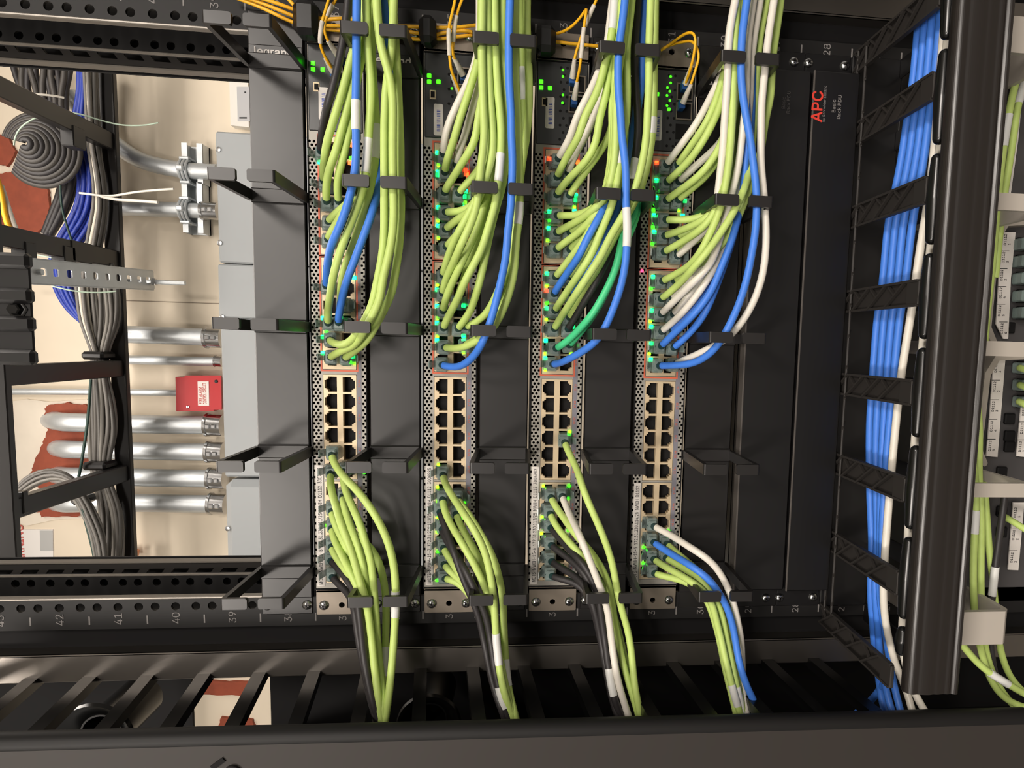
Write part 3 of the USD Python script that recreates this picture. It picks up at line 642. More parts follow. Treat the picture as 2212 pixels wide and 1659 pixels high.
# ------------------------------------------------------------------ patch cables
# bundle : colour | depth in mm of the bundle in front of the rack | pixel path from the plug (an optional third number is a depth of its own) | sleeves as rows from-to
RC = .0029
CAB = {
 '0u': '''K|50|692,330 697,280 712,212 733,130 746,60 753,-10 755,-60
G|45|699,396 700,350 712,285 737,205 757,130 781,50 790,-10 792,-60
G|40|705,441 704,405 710,365 722,340 735,290 752,225 765,160 780,60 795,-10 797,-60
G|40|732,441 727,400 733,370 742,340 752,290 760,250 775,150 800,50 805,-10 806,-60
B|67|703,622 705,605 709,557 724,510 745,462 758,415 768,367 770,300 768,250 769,200 770,150 770,60 771,-10 771,-60|207-293
B|55|730,702 732,680 737,653 745,619 749,605 768,557 785,510 800,472 811,434,48 817,405,40 822,370,34 838,300,30 849,235,30 845,180,28 838,100,28 833,20,28 831,-10,28 830,-60,28
G|45|705,481 737,452 760,430 783,405 790,360 796,300 800,200 797,100 799,-10 800,-60
G|38|705,520 730,478 750,440 775,405 800,360 806,300 806,200 800,100 803,-10 804,-60
G|60|708,702 707,695 709,663 715,628 720,595 730,557 745,515 760,478 773,443 785,411 789,380 793,340 799,250 803,208 801,166 795,104 793,42 791,-10 790,-60|295-377
G|50|737,660 737,615 749,567 764,525 779,481 789,443 800,411 808,360 814,320 813,260 808,200 803,120 806,60 812,-10 813,-60|262-343
G|62|709,733 718,740,24 739,746,40 762,735,52 785,695 806,657 811,624 823,567 830,510 830,453 830,396 830,320 830,291 832,208 840,145 849,79 849,31 851,-10 852,-60
G|66|711,773 739,757,30 764,748,46 783,723 802,685 825,638 823,624 836,567 848,510 851,453 849,396 848,320 849,208 838,150 822,100 815,40 813,-10 812,-60
G|55|743,775 768,757,30 796,733,48 811,704 836,657 853,610 851,605 861,548 865,491 867,434 865,396 865,320 862,250 859,166 855,104 851,42 845,-10 843,-60''',
 '1u': '''W|30|958,340 957,321 967,271 981,240 996,208 1012,177 1025,145 1032,118 1036,80 1036,-10 1036,-60
G|45|960,378 961,358 971,329 984,293 988,271 1007,217 1021,172 1032,136 1037,112 1039,54 1040,-10 1040,-60
W|35|984,361 986,345 997,313 1007,288 1012,262 1025,222 1034,190 1040,150 1045,80 1048,-10 1048,-60
G|50|958,420 961,407 978,386 997,353 1015,326 1031,293 1030,271 1039,226 1048,180 1050,80 1053,-10 1053,-60
G|40|987,422 997,407 1015,389 1031,373 1045,350 1055,250 1060,100 1065,-10 1065,-60
G|40|956,457 978,459 1002,456 1021,447 1030,436 1037,420 1040,378 1046,329 1052,280 1054,217 1054,108 1054,-60
G|62|958,498 971,487 994,470 1015,457 1030,443 1041,415 1052,370 1064,345 1066,296 1063,271 1059,217 1055,145 1054,72 1052,-10 1052,-60
G|35|986,496 997,485 1013,470 1025,455 1045,420 1058,350 1060,200 1062,60 1062,-60
G|50|960,537 971,524 986,509 1004,490 1018,464 1031,430 1040,400 1046,350 1050,250 1046,-10 1046,-60
G|52|956,600 956,589 961,573 971,548 978,524 991,500 1007,472 1023,443 1037,410 1048,370 1056,320 1068,200 1066,60 1064,-60
G|66|955,638 958,618 968,592 981,564 991,540 997,524 1018,483 1031,443 1034,420 1036,378 1043,329 1048,280 1046,271 1043,217 1041,145 1040,108 1041,40 1042,-60
G|50|956,677 958,660 968,631 981,602 997,569 1010,540 1018,524 1036,483 1046,443 1055,412 1064,394 1066,329 1068,280 1075,217 1078,108 1076,-10 1076,-60
G|62|956,713 960,700 974,673 991,641 1004,608 1017,581 1035,553 1043,535 1048,516 1057,483 1066,456 1072,435 1078,378 1082,329 1083,280 1083,271 1077,217 1072,145 1070,90 1068,-10 1067,-60|327-402
G|55|986,714 994,703 1010,683 1023,654 1035,613 1043,581 1050,545 1057,508 1067,467 1075,435 1082,418 1090,378 1092,329 1094,280 1095,235 1088,145 1085,54 1086,-10 1086,-60
G|40|985,655 1000,610 1012,570 1023,540 1040,490 1060,430 1072,370 1075,250 1065,100 1060,-10 1060,-60
B|70|950,787 961,791 981,794 1000,789,40 1018,776,50 1031,760,58 1043,739 1056,706 1067,670 1079,621 1090,573 1095,540 1095,524 1101,467 1105,435 1106,394 1108,345 1103,280 1106,271 1102,217 1099,145 1099,90 1102,-10 1103,-60
G|60|955,750 978,753 1002,750,40 1020,743,46 1035,734 1056,718 1072,703 1083,678 1096,646 1108,605 1113,564 1114,540 1113,524 1119,492 1123,443 1123,394 1121,329 1120,280 1121,271 1115,217 1113,145 1112,72 1113,-10 1113,-60|431-493
G|35|1000,748 1050,720 1082,668 1102,605 1110,540 1114,470 1118,400 1124,340 1132,270 1129,190 1126,100 1124,40 1123,-10 1123,-60|143-228
G|45|1002,708 1040,690 1080,620 1104,540 1114,470 1120,420 1128,350 1138,290 1143,230 1143,170 1140,108 1138,40 1139,-10 1139,-60''',
 '2u': '''W|40|1203,348 1210,334 1226,308 1239,285 1236,275 1257,231 1276,195 1292,159 1303,132 1312,100 1318,40 1325,-10 1327,-60
G|55|1201,387 1208,371 1221,345 1237,316 1255,288 1257,262 1277,226 1294,190 1303,154 1312,118 1321,78 1324,54 1328,-10 1330,-60|-55-67
W|35|1226,381 1231,361 1240,337 1253,313 1270,288 1279,259 1294,228 1305,180 1320,100 1335,-10 1338,-60
G|50|1200,425 1208,410 1224,391 1244,371 1265,350 1280,329 1289,304 1294,280 1290,275 1301,235 1312,190 1317,145 1320,110 1330,60 1340,-10 1342,-60
G|40|1227,428 1237,410 1255,387 1271,361 1288,342 1299,322 1314,300 1325,268 1324,181 1325,100 1332,-10 1334,-60
G|50|1198,464 1218,466 1242,466 1263,461 1276,453 1293,443 1301,436 1312,394 1319,353 1322,313 1323,280 1321,235 1330,150 1345,60 1350,-10 1352,-60
G|60|1198,505 1211,496 1234,485 1257,472 1276,457 1296,443 1304,433 1320,394 1328,340 1331,290 1330,271 1333,180 1345,100 1352,-10 1354,-60
G|35|1226,505 1237,498 1265,475 1290,450 1310,420 1325,350 1335,200 1350,60 1358,-60
G|55|1198,542 1214,527 1237,513 1258,495 1278,475 1296,453 1306,436 1316,394 1324,340 1327,270 1328,180 1338,80 1345,-10 1347,-60
G|45|1227,544 1240,529 1258,511 1275,492 1295,460 1312,430 1330,390 1336,330 1340,260 1345,150 1356,40 1360,-60
B|60|1195,639 1201,625 1218,602 1234,577 1255,548 1263,524 1280,495 1297,464 1312,438,50 1330,400,38 1345,365,34 1358,330,34 1364,300,34 1370,265,34 1383,210,36 1388,145,36 1387,108,36 1390,50,36 1394,-10,36 1396,-60,36
G|48|1196,602 1208,589 1224,568 1244,543 1270,505 1290,470 1312,435 1326,395 1334,340 1338,260 1342,150 1352,40 1356,-60
G|40|1227,603 1244,582 1260,556 1266,544 1283,513 1320,440 1340,390 1348,320 1352,240 1350,150 1358,40 1362,-60
G|60|1196,675 1205,660 1224,631 1244,602 1263,573 1283,543 1288,524 1302,492 1315,462 1325,436 1332,402 1336,371 1339,337 1339,313 1350,285 1354,250 1355,180 1353,110 1358,60 1366,-10 1368,-60|317-363
G|67|1195,714 1205,696 1224,667 1247,631 1266,602 1288,569 1307,540 1309,527 1327,496 1341,475 1353,453 1361,438 1371,410 1384,370 1393,321 1398,280 1398,262 1402,181 1402,108 1406,-10 1407,-60
G|45|1228,690 1250,650 1280,600 1310,545 1340,490 1360,455 1380,420 1389,394 1400,353 1406,313 1411,280 1413,181 1414,108 1416,-10 1417,-60|250-300
B|71|1190,787 1201,787 1221,779,36 1244,768,48 1263,756,56 1280,745 1304,717 1317,686 1333,646 1345,605 1351,573 1354,540 1355,500 1356,475 1351,440 1353,394 1350,345 1343,296 1338,280 1344,271 1337,217 1335,145 1336,108 1344,54 1351,-10 1353,-60|443-535
K|42|1224,716 1232,703 1247,678 1266,646 1291,605 1310,564 1320,545 1335,510 1350,460 1362,420 1368,380 1372,340 1376,313 1379,280 1379,271 1373,181 1371,108 1379,-10 1380,-60|336-395
B|30|1230,640 1250,605 1293,548 1302,524 1315,495 1328,464 1338,436 1345,410 1354,370 1362,320 1370,265 1378,200 1378,100 1386,-10 1388,-60
T|50|1196,755 1208,750 1224,739 1244,719 1263,699 1283,675 1302,641 1319,608 1330,581 1338,550 1342,520 1356,490,42 1371,465,36 1376,430,32 1385,390,30 1395,330,30 1402,250,28 1406,100,28 1409,-60,28
T|42|1226,750 1240,733 1258,713 1277,688 1297,655 1314,620 1326,592 1337,560 1348,530 1362,500 1374,470,34 1381,430,28 1389,390,26 1398,330,26 1407,250,25 1410,100,25 1412,-60,25''',
 '3u': '''W|40|1436,361 1448,343 1455,335 1480,301 1505,267 1527,226 1545,190 1559,163 1570,120 1576,60 1586,14 1590,-10 1594,-60
G|45|1462,361 1464,355 1478,335 1500,305 1523,271 1541,233 1554,194 1563,163 1572,120 1582,40 1592,-10 1596,-60
G|50|1436,397 1451,384 1471,366 1496,339 1523,298 1543,260 1557,226 1563,203 1575,150 1587,60 1595,-10 1598,-60
W|35|1461,397 1477,382 1495,366 1515,348 1529,335 1552,315 1570,290 1575,200 1580,120 1590,20 1600,-60
G|55|1435,436 1451,423 1474,408 1498,390 1520,371 1537,348 1550,330 1554,318 1568,290 1575,220 1590,120 1600,-10 1603,-60
G|45|1461,436 1477,421 1500,403 1523,384 1539,363 1552,343 1568,310 1578,240 1588,120 1598,-10 1602,-60
W|60|1461,555 1500,520 1520,500 1545,460 1550,428 1554,387 1561,330 1566,249 1572,158 1573,102 1578,50 1587,10 1591,-10 1596,-60
G|60|1427,609 1458,593 1480,581 1502,561 1520,533 1539,493 1555,455 1565,411 1573,363 1576,339 1582,249 1585,147 1587,79 1593,-10 1596,-60
W|55|1425,682 1445,661 1474,633 1506,601 1537,570 1550,530 1562,490 1572,450 1583,410 1592,375 1599,330 1604,283 1611,220 1613,145 1615,90 1629,-10 1634,-60
W|48|1425,720 1441,706 1464,687 1490,658 1515,625 1541,584 1560,535 1575,490 1585,440 1597,390 1606,330 1617,250 1622,170 1622,145 1629,79 1644,-10 1649,-60
W|38|1448,648 1475,615 1520,570 1545,520 1562,470 1575,420 1590,360 1605,280 1618,180 1620,100 1632,-10 1637,-60
W|30|1450,684 1475,655 1510,610 1535,560 1560,500 1578,440 1595,370 1608,280 1616,180 1620,100 1634,-60
G|66|1425,648 1451,628 1474,606 1497,579 1516,558 1539,530 1563,493 1585,460 1605,415 1615,385,52 1622,350,46 1627,294,44 1631,226,44 1635,158,44 1640,90,44 1658,-10,44 1662,-60,44
G|50|1452,610 1470,600 1495,580 1523,563 1547,542 1572,512 1591,480 1601,455 1609,434 1620,405 1630,380 1645,320 1655,250 1667,203 1667,145 1674,90 1688,-10 1692,-60
G|40|1432,473 1451,475 1482,476 1506,472 1523,467 1539,459 1550,445 1558,420 1568,370 1580,300 1590,150 1598,60 1606,-60
G|50|1430,511 1451,504 1477,496 1500,486 1520,475 1536,465 1555,435 1566,390 1578,300 1590,200 1600,60 1610,-60
G|35|1456,512 1474,507 1500,495 1520,485 1550,450 1570,390 1585,300 1592,180 1602,60 1610,-60
G|60|1430,546 1448,537 1474,522 1498,507 1520,491 1536,472 1553,440 1565,400 1575,350 1580,280 1588,180 1594,80 1604,-60
G|40|1458,548 1474,537 1498,524 1516,512 1526,506 1550,470 1567,420 1582,350 1590,250 1596,120 1606,-60
B|71|1420,791 1441,789 1474,789,34 1498,785,44 1523,773,54 1544,755,62 1563,726 1572,711 1586,682 1601,645 1614,601 1622,560 1625,542 1633,493 1635,455 1635,428 1632,387 1627,354 1622,305 1613,260 1604,203 1600,145 1602,90 1615,-10 1620,-60
W|62|1455,790 1471,780 1490,773,34 1515,762,46 1533,752 1578,726 1598,703 1617,674 1633,641 1646,601 1653,560 1655,533 1655,493 1653,457 1651,428 1646,379 1643,346 1644,294 1645,226 1652,158 1656,113 1663,57 1674,-10 1678,-60
B|50|1425,752 1441,734 1466,711 1498,680 1523,651 1541,622 1555,584 1559,574 1576,533 1586,501 1597,460 1605,420 1608,379 1611,340 1614,280 1612,200 1611,100 1620,-10 1624,-60
B|40|1448,720 1474,690 1500,661 1518,633 1533,601 1547,570 1565,530 1585,480 1600,430 1612,370 1620,280 1622,180 1622,80 1628,-60
B|45|1451,755 1471,739 1490,720 1515,690 1529,666 1545,625 1560,585 1575,540 1590,490 1604,430 1614,370 1622,280 1625,180 1626,60 1636,-60''',
 '0l': '''G|66|714,979 722,1002 743,1030 769,1056 800,1096 825,1139 842,1181 851,1221 855,1266 855,1298 853,1346 848,1420 841,1493 829,1574 822,1620|1268-1340
G|60|713,1019 715,1056 727,1096 743,1150 762,1197 775,1249 792,1298 802,1371 809,1444 819,1517 826,1574 830,1620
G|55|741,1014 743,1049 757,1085 776,1127 790,1174 802,1209 807,1266 812,1322 816,1395 824,1469 828,1542 832,1620
G|45|739,1068 748,1110 762,1148 774,1181 786,1219 795,1262 804,1310 812,1371 818,1440 826,1540 830,1620
G|40|714,1099 722,1129 739,1162 755,1197 772,1240 790,1290 801,1350 808,1420 818,1510 826,1600
G|55|715,1136 720,1162 736,1193 753,1228 766,1255 780,1285 792,1317 799,1395 809,1469 821,1560 828,1620
G|45|713,1176 720,1197 739,1221 752,1236 767,1263 785,1293 797,1346 804,1420 812,1500 822,1570 826,1620
K|60|710,1209 724,1220 748,1249 770,1285 777,1327 785,1408 797,1481 809,1530 821,1561 828,1600
K|50|713,1244 729,1259 748,1276 763,1298 768,1334 775,1383 787,1444 800,1510 816,1565 824,1600
G|40|744,1134 775,1160 811,1195 825,1233 832,1270 834,1300 834,1346 832,1400 828,1473 828,1540 830,1620|1393-1473''',
 '1l': '''G|66|955,1022 959,1040 971,1062 989,1090 1011,1123 1033,1159 1049,1195 1059,1239 1065,1278 1069,1318 1070,1355 1074,1400 1080,1453 1087,1490 1099,1526 1111,1558 1122,1610|1362-1438
G|55|955,1074 957,1095 969,1123 989,1159 1011,1195 1031,1231 1047,1267 1057,1298 1063,1340 1075,1400 1085,1450 1098,1510 1110,1560 1118,1610
G|45|983,1105 989,1123 1003,1151 1021,1179 1037,1211 1051,1247 1062,1290 1072,1350 1080,1420 1094,1500 1112,1570 1118,1610
G|50|985,1075 1005,1100 1025,1130 1042,1160 1059,1189 1073,1225 1081,1259 1087,1298 1088,1343 1091,1404 1095,1465 1104,1514 1116,1556 1124,1610|1417-1490
K|60|953,1139 959,1157 971,1179 989,1203 1003,1229 1019,1259 1035,1294 1041,1305 1053,1340 1060,1380 1066,1420 1072,1465 1083,1507 1094,1540 1106,1570 1114,1610|1474-1540
K|50|948,1101 955,1119 966,1150 980,1190 997,1239 1013,1278 1021,1295 1036,1335 1046,1385 1055,1434 1068,1490 1090,1550 1104,1590
G|50|955,1179 963,1197 979,1217 991,1237 1009,1265 1035,1310 1060,1370 1075,1430 1090,1500 1108,1570 1114,1610
G|45|955,1215 965,1229 983,1243 999,1257 1015,1278 1036,1318 1062,1390 1080,1460 1098,1530 1112,1590
G|36|955,1251 975,1250 991,1257 1007,1273 1030,1310 1058,1380 1076,1450 1096,1530 1112,1590''',
 '2l': '''G|60|1218,951 1224,967 1237,995 1250,1021 1254,1040 1273,1090 1291,1129 1307,1169 1321,1209 1329,1249 1333,1275 1337,1294 1345,1324 1358,1368 1365,1416 1370,1478 1380,1526 1385,1553 1392,1610
W|68|1213,1068 1223,1095 1239,1129 1255,1163 1271,1203 1285,1239 1299,1275 1307,1294 1314,1324 1319,1368 1325,1416 1336,1478 1351,1526 1361,1558 1376,1610
G|55|1188,1070 1195,1088 1213,1111 1231,1139 1255,1168 1279,1195 1295,1219 1311,1249 1321,1278 1324,1319 1336,1380 1348,1441 1363,1490 1378,1539 1388,1600
G|50|1186,1105 1195,1127 1219,1159 1243,1185 1265,1211 1287,1245 1309,1278 1322,1316 1340,1380 1354,1441 1368,1490 1384,1545 1392,1610
K|60|1186,1137 1199,1151 1223,1179 1251,1209 1275,1239 1287,1266 1295,1292 1298,1326 1305,1368 1311,1416 1320,1480 1336,1539 1351,1563 1362,1600|1437-1504
K|50|1186,1175 1207,1191 1235,1211 1259,1235 1279,1265 1287,1290 1292,1326 1300,1368 1308,1420 1318,1480 1336,1545 1350,1600
K|55|1186,1211 1203,1221 1231,1237 1255,1255 1269,1275 1279,1296 1288,1330 1298,1380 1308,1440 1322,1510 1342,1570 1352,1610
K|40|1186,1243 1207,1251 1231,1253 1251,1263 1265,1278 1276,1296 1287,1335 1299,1390 1312,1460 1332,1540 1350,1600''',
 '3l': '''W|60|1408,1135 1428,1145 1458,1161 1488,1181 1520,1200 1548,1225 1566,1256 1580,1288 1589,1317 1595,1351 1602,1396,52 1604,1440,46 1602,1478,46 1607,1514,50 1616,1553,54 1626,1610
B|66|1408,1169 1428,1183 1458,1201 1488,1219 1514,1237 1532,1250 1552,1279 1566,1299 1575,1324 1586,1363 1591,1400 1602,1453 1622,1502 1641,1539 1664,1600
G|50|1436,1171 1450,1185 1470,1201 1510,1235 1540,1270 1557,1300 1569,1340 1580,1400 1592,1470 1605,1540 1616,1600
G|55|1434,1203 1458,1217 1488,1233 1514,1253 1532,1277 1548,1297 1559,1324 1567,1368 1580,1429 1590,1478 1597,1510 1605,1539 1614,1600|1478-1540
G|60|1408,1205 1426,1219 1454,1233 1488,1253 1514,1269 1528,1285 1539,1300 1543,1324 1555,1368 1571,1441 1580,1478 1593,1526 1605,1556 1614,1600|1478-1530
G|45|1408,1237 1428,1244 1458,1249 1488,1259 1512,1274 1528,1295 1540,1330 1556,1390 1570,1460 1590,1540 1606,1600'''}
def nth(i, n): return 'topmost' if i == 0 else 'lowest' if i == n - 1 else {1: 'second', 2: 'third'}.get(i, f'{i+1}th') + ' from top'
cables = []
COLX = [(722, 724), (969, 972), (1212, 1206), (1446, 1421)]
for key, txt in CAB.items():
    k, up = int(key[0]), key[1] == 'u'; rows_ = []
    for line in txt.split('\n'):
        f_ = line.split('|'); lay = float(f_[1]) / 1000
        pts = [tuple(map(float, p.split(','))) for p in f_[2].split()]
        sl = [] if len(f_) < 4 else [tuple(float(q) for q in (f_[3].rsplit('-', 1)))]
        P = np.array([p[:2] for p in pts]); s = np.r_[0, np.cumsum(np.linalg.norm(np.diff(P, axis=0), axis=1))]
        Q = [W(*P[0], -.006), W(*P[0], -.014)]; Q[0][[0, 2]] = Q[1][[0, 2]]
        for i in range(1, len(pts)):
            t = min(1.0, (s[i]) / 130.0); t = t * t * (3 - 2 * t)
            y = -pts[i][2] / 1000 if len(pts[i]) > 2 else -(.018 + (lay - .018) * t)
            if not up and P[i][1] > 1380: y += (-.086 - .06 * (y + .06) - y) * min(1, (P[i][1] - 1380) / 170)
            if not up and P[i][1] > 1585: y = -.07
            Q.append(W(*P[i], y))
        left = P[0][0] < (COLX[k][0] if up else COLX[k][1])
        rows_.append(dict(k=k, up=up, col=f_[0], Q=smooth_path(Q, .004, 2.0), sl=sl, left=left, py=P[0][1]))
    for side in (True, False):
        g = sorted([c for c in rows_ if c['left'] == side], key=lambda c: c['py'])
        for i, c in enumerate(g): c['rank'] = nth(i, len(g))
    cables += rows_
# neighbours that would cut into each other slide apart along the line of sight
def relax(cs, r, it=70, ymin=-.0705):
    idx = np.concatenate([np.full(len(c['Q']), i) for i, c in enumerate(cs)]); P = np.vstack([c['Q'] for c in cs])
    fixed = np.concatenate([np.arange(len(c['Q'])) < 4 for c in cs])
    d = P - EYE; d /= d[:, 1:2]
    st = np.cumsum([0] + [len(c['Q']) for c in cs])
    y0 = P[:, 1].copy(); off = np.zeros(len(P))
    for n in range(it):
        pr = cKDTree(P).query_pairs(2 * r, output_type='ndarray')
        pr = pr[idx[pr[:, 0]] != idx[pr[:, 1]]]
        if len(pr) == 0: break
        a, b = pr[:, 0], pr[:, 1]; v = P[a] - P[b]; dist = np.linalg.norm(v, axis=1)
        need = np.sqrt(np.maximum(0, (2 * r) ** 2 - (v[:, 0] ** 2 + v[:, 2] ** 2))) - np.abs(v[:, 1])
        need = np.maximum(need, 0); sg = np.sign(y0[a] - y0[b] + 1e-7 * (idx[a] - idx[b])); m = np.zeros(len(P)); cnt = np.zeros(len(P))
        np.add.at(m, a, sg * need * .5); np.add.at(m, b, -sg * need * .5); np.add.at(cnt, a, 1); np.add.at(cnt, b, 1)
        mv = .6 * m / np.maximum(cnt, 1); mv[fixed] = 0; off += mv
        for i in range(len(cs)): off[st[i]:st[i + 1]] = gaussian_filter1d(off[st[i]:st[i + 1]], 2.0, mode='nearest')
        off[fixed] = 0; y = np.clip(y0 + off, ymin, -.010); P = EYE + d * (y - EYE[1])[:, None]; off = y - y0
    for i, c in enumerate(cs): c['Q'] = P[st[i]:st[i + 1]]
for k in range(4):
    for up in (True, False):
        g = [c for c in cables if c['k'] == k and c['up'] == up]; relax(g, RC * .97, ymin=-.0700)
def plug(o, s):
    x, y, z = o
    body = cat(cbox((x - .0058, -.0120, z - .0048), (x + .0058, .003, z + .0048), .0012), cbox((x - .0042, -.0150, z - .0038), (x + .0042, -.0115, z + .0038), .0010))
    tab = cat(bar((x, -.0135, z + s * .0098), (x, .0015, z + s * .0056), .0056, .0009), cbox((x - .0052, -.0035, z + s * .0040), (x + .0052, .0, z + s * .0072), .0006))
    return cat(body, tab)
def sleeve_part(t, Q, py0, py1, r, m, parent, name='label_sleeve'):
    c = (Q - EYE) @ R.T; py = PY + F * c[:, 1] / c[:, 2]
    s = (py >= py0) & (py <= py1)
    runs = np.split(np.arange(len(s)), np.nonzero(np.diff(s.astype(int)))[0] + 1); runs = [r_ for r_ in runs if s[r_[0]]]
    if runs: best = max(runs, key=len); s = np.zeros(len(s), bool); s[best] = True
    if s.sum() > 3: t.part(name, tube(Q[s], r, 12), m, parent=parent, smooth=50)
for c in cables:
    k, Q = c['k'], c['Q']
    lab = f"{CNAME[c['col']]} patch cable, {'upper' if c['up'] else 'lower'} bundle, {SWN[k]} switch, {'left' if c['left'] else 'right'} socket column, {c['rank']}"
    t = Thing('patch_cable', lab, 'network cable', f"{'upper' if c['up'] else 'lower'} cables of the {SWN[k]} switch", org=np.array(Q[1]))
    j = t.part('jacket', tube(Q, RC, 12), CABLE[c['col']], smooth=60)
    o = Q[1]; t.part('plug', plug(o, 1 if c['left'] else -1), clearp)
    t.part('strain_relief', tube(Q[:4], np.linspace(.0039, .0031, 4), 10), teal_boot)
    for a, b in c['sl']: 
        sleeve_part(t, Q, a, b, RC * 1.10, sleeve, j)
# ------------------------------------------------------------------ cables in the horizontal duct and at the patch panel
ND = [('B', 45, '1990,-30 1983,60 1975,160 1962,240 1950,330 1932,420 1918,480 1906,620 1895,680 1886,799 1879,900 1878,1000 1880,1100 1884,1180 1880,1256 1885,1340 1890,1415 1899,1480 1912,1545 1925,1600', 'leftmost blue cable'),
      ('B', 50, '2003,-30 1997,60 1988,160 1976,250 1966,330 1948,420 1934,480 1922,620 1910,680 1901,799 1894,900 1892,1000 1894,1100 1895,1180 1890,1256 1896,1340 1904,1440 1915,1500 1930,1545 1944,1600', 'second blue cable from left'),
      ('B', 55, '2019,-30 2012,60 2003,160 1992,250 1982,330 1964,420 1951,480 1938,620 1927,680 1917,799 1910,900 1904,1000 1902,1100 1901,1180 1899,1256 1908,1340 1922,1400 1926,1433 1915,1464 1900,1492 1879,1516 1852,1539 1800,1575', 'blue cable crossing back over the others'),
      ('B', 60, '2035,-30 2027,95 2014,200 1999,320 1986,400 1972,470 1955,620 1944,680 1932,799 1923,900 1914,1000 1908,1100 1905,1180 1906,1256 1910,1340 1918,1400 1926,1460 1938,1510 1950,1550 1962,1600', 'rightmost blue cable'),
      ('W', 75, '2048,-30 2040,60 2030,180 2020,310 2006,430 1988,535 1968,680 1958,740 1948,799 1937,900 1928,990 1919,1100 1912,1190 1908,1256 1911,1335 1920,1380 1938,1449 1956,1480 1972,1535 1980,1600', 'white cable in front'),
      ('W', 65, '2054,-30 2049,60 2040,180 2030,320 2020,440 2008,560 1999,690 1988,800 1978,940 1968,1050 1962,1150 1957,1250 1950,1335 1956,1440 1976,1505 2001,1537 2012,1562', 'white cable behind the bronze cover')]
dc = []
for c_, dep, txt, lab in ND:
    P = [tuple(map(float, p.split(','))) for p in txt.split()]; Q = []
    for x, y in P: 
        q = Wz(x, y, 1.206 if c_ == 'B' else 1.208)
        if y > 1300: q = W(x, y, q[1] + min(.05, (y - 1300) * .0003))
        Q.append(q)
    dc.append(dict(col=c_, Q=smooth_path(Q, .005, 2.5), lab=lab))
for c in dc:
    t = Thing('duct_cable', f"{c['lab']} running through the lattice finger duct", 'network cable', 'cables in the lattice finger duct'); t.part('jacket', tube(c['Q'], .0030, 12), CABLE[c['col']], smooth=60)
GP = [('2225,100 2206,139 2182,229 2168,318 2160,380 2150,499 2143,580 2132,680 2126,760', 40, '245-320', 'lime cable left of the upper label strip'),
      ('2240,120 2220,160 2198,229 2186,318 2176,380 2165,450 2158,520 2150,600', 30, '150-226', 'lime cable nearest the upper label strip'),
      ('2104,780 2109,850 2116,940 2114,1000 2116,1060 2120,1110 2119,1198 2119,1290 2121,1330 2128,1400 2150,1470 2185,1520 2225,1560', 60, '', 'right lime cable of the pair through the lowest grey ring'),
      ('2100,960 2104,1020 2109,1070 2108,1099 2103,1198 2103,1290 2106,1330 2118,1400 2140,1470 2170,1510 2225,1530', 66, '1093-1162', 'left lime cable of the pair through the lowest grey ring'),
      ('2126,1040 2131,1110 2136,1180 2142,1230 2147,1268 2150,1320 2158,1390 2180,1460 2225,1505', 48, '', 'thin lime cable behind the pair through the lowest grey ring'),
      ('2040,1330 2060,1370 2075,1388 2100,1420 2119,1440 2147,1460 2175,1476 2200,1492 2240,1512', 85, '1448-1482', 'lime cable with a white sleeve slanting below the lowest grey ring')]
gc = []
for txt, dep, sl, lab in GP:
    Q = [W(*map(float, p.split(',')), -dep / 1000) for p in txt.split()]; gc.append(dict(Q=smooth_path(Q, .005, 2.0), sl=sl, lab=lab))
for txt, lab in (('2206,795 2225,803 2260,816', 'upper'), ('2206,832 2225,842 2260,858', 'middle'), ('2204,868 2225,880 2260,896', 'lower'), ('2168,1115 2190,1128 2225,1150 2260,1176', 'lone')):
    P = [tuple(map(float, p.split(','))) for p in txt.split()]; gc.append(dict(Q=smooth_path([W(*P[0], -.010)] + [W(x, y, -.022 - .01 * i) for i, (x, y) in enumerate(P)], .004, 1.2), sl='', lab=f'{lab} lime cable plugged into the patch panel at the right edge'))
for c in gc:
    t = Thing('panel_cable', c['lab'], 'network cable', 'lime cables at the patch panel'); j = t.part('jacket', tube(c['Q'], .0029, 12), CABLE['G'], smooth=60)
    if c['sl']: a, b = map(float, c['sl'].split('-')); sleeve_part(t, c['Q'], a, b, .0033, sleeve, j)
Q = smooth_path([W(x, y, -.055) for x, y in ((2172, 1060), (2160, 1150), (2150, 1220), (2143, 1290), (2138, 1335), (2140, 1400), (2160, 1500))], .005, 2)
t = Thing('panel_cable', 'black cable with a long white sleeve above the lowest grey ring', 'network cable'); j = t.part('jacket', tube(Q, .0029, 12), CABLE['K'], smooth=60); sleeve_part(t, Q, 1222, 1290, .0034, sleeve, j)

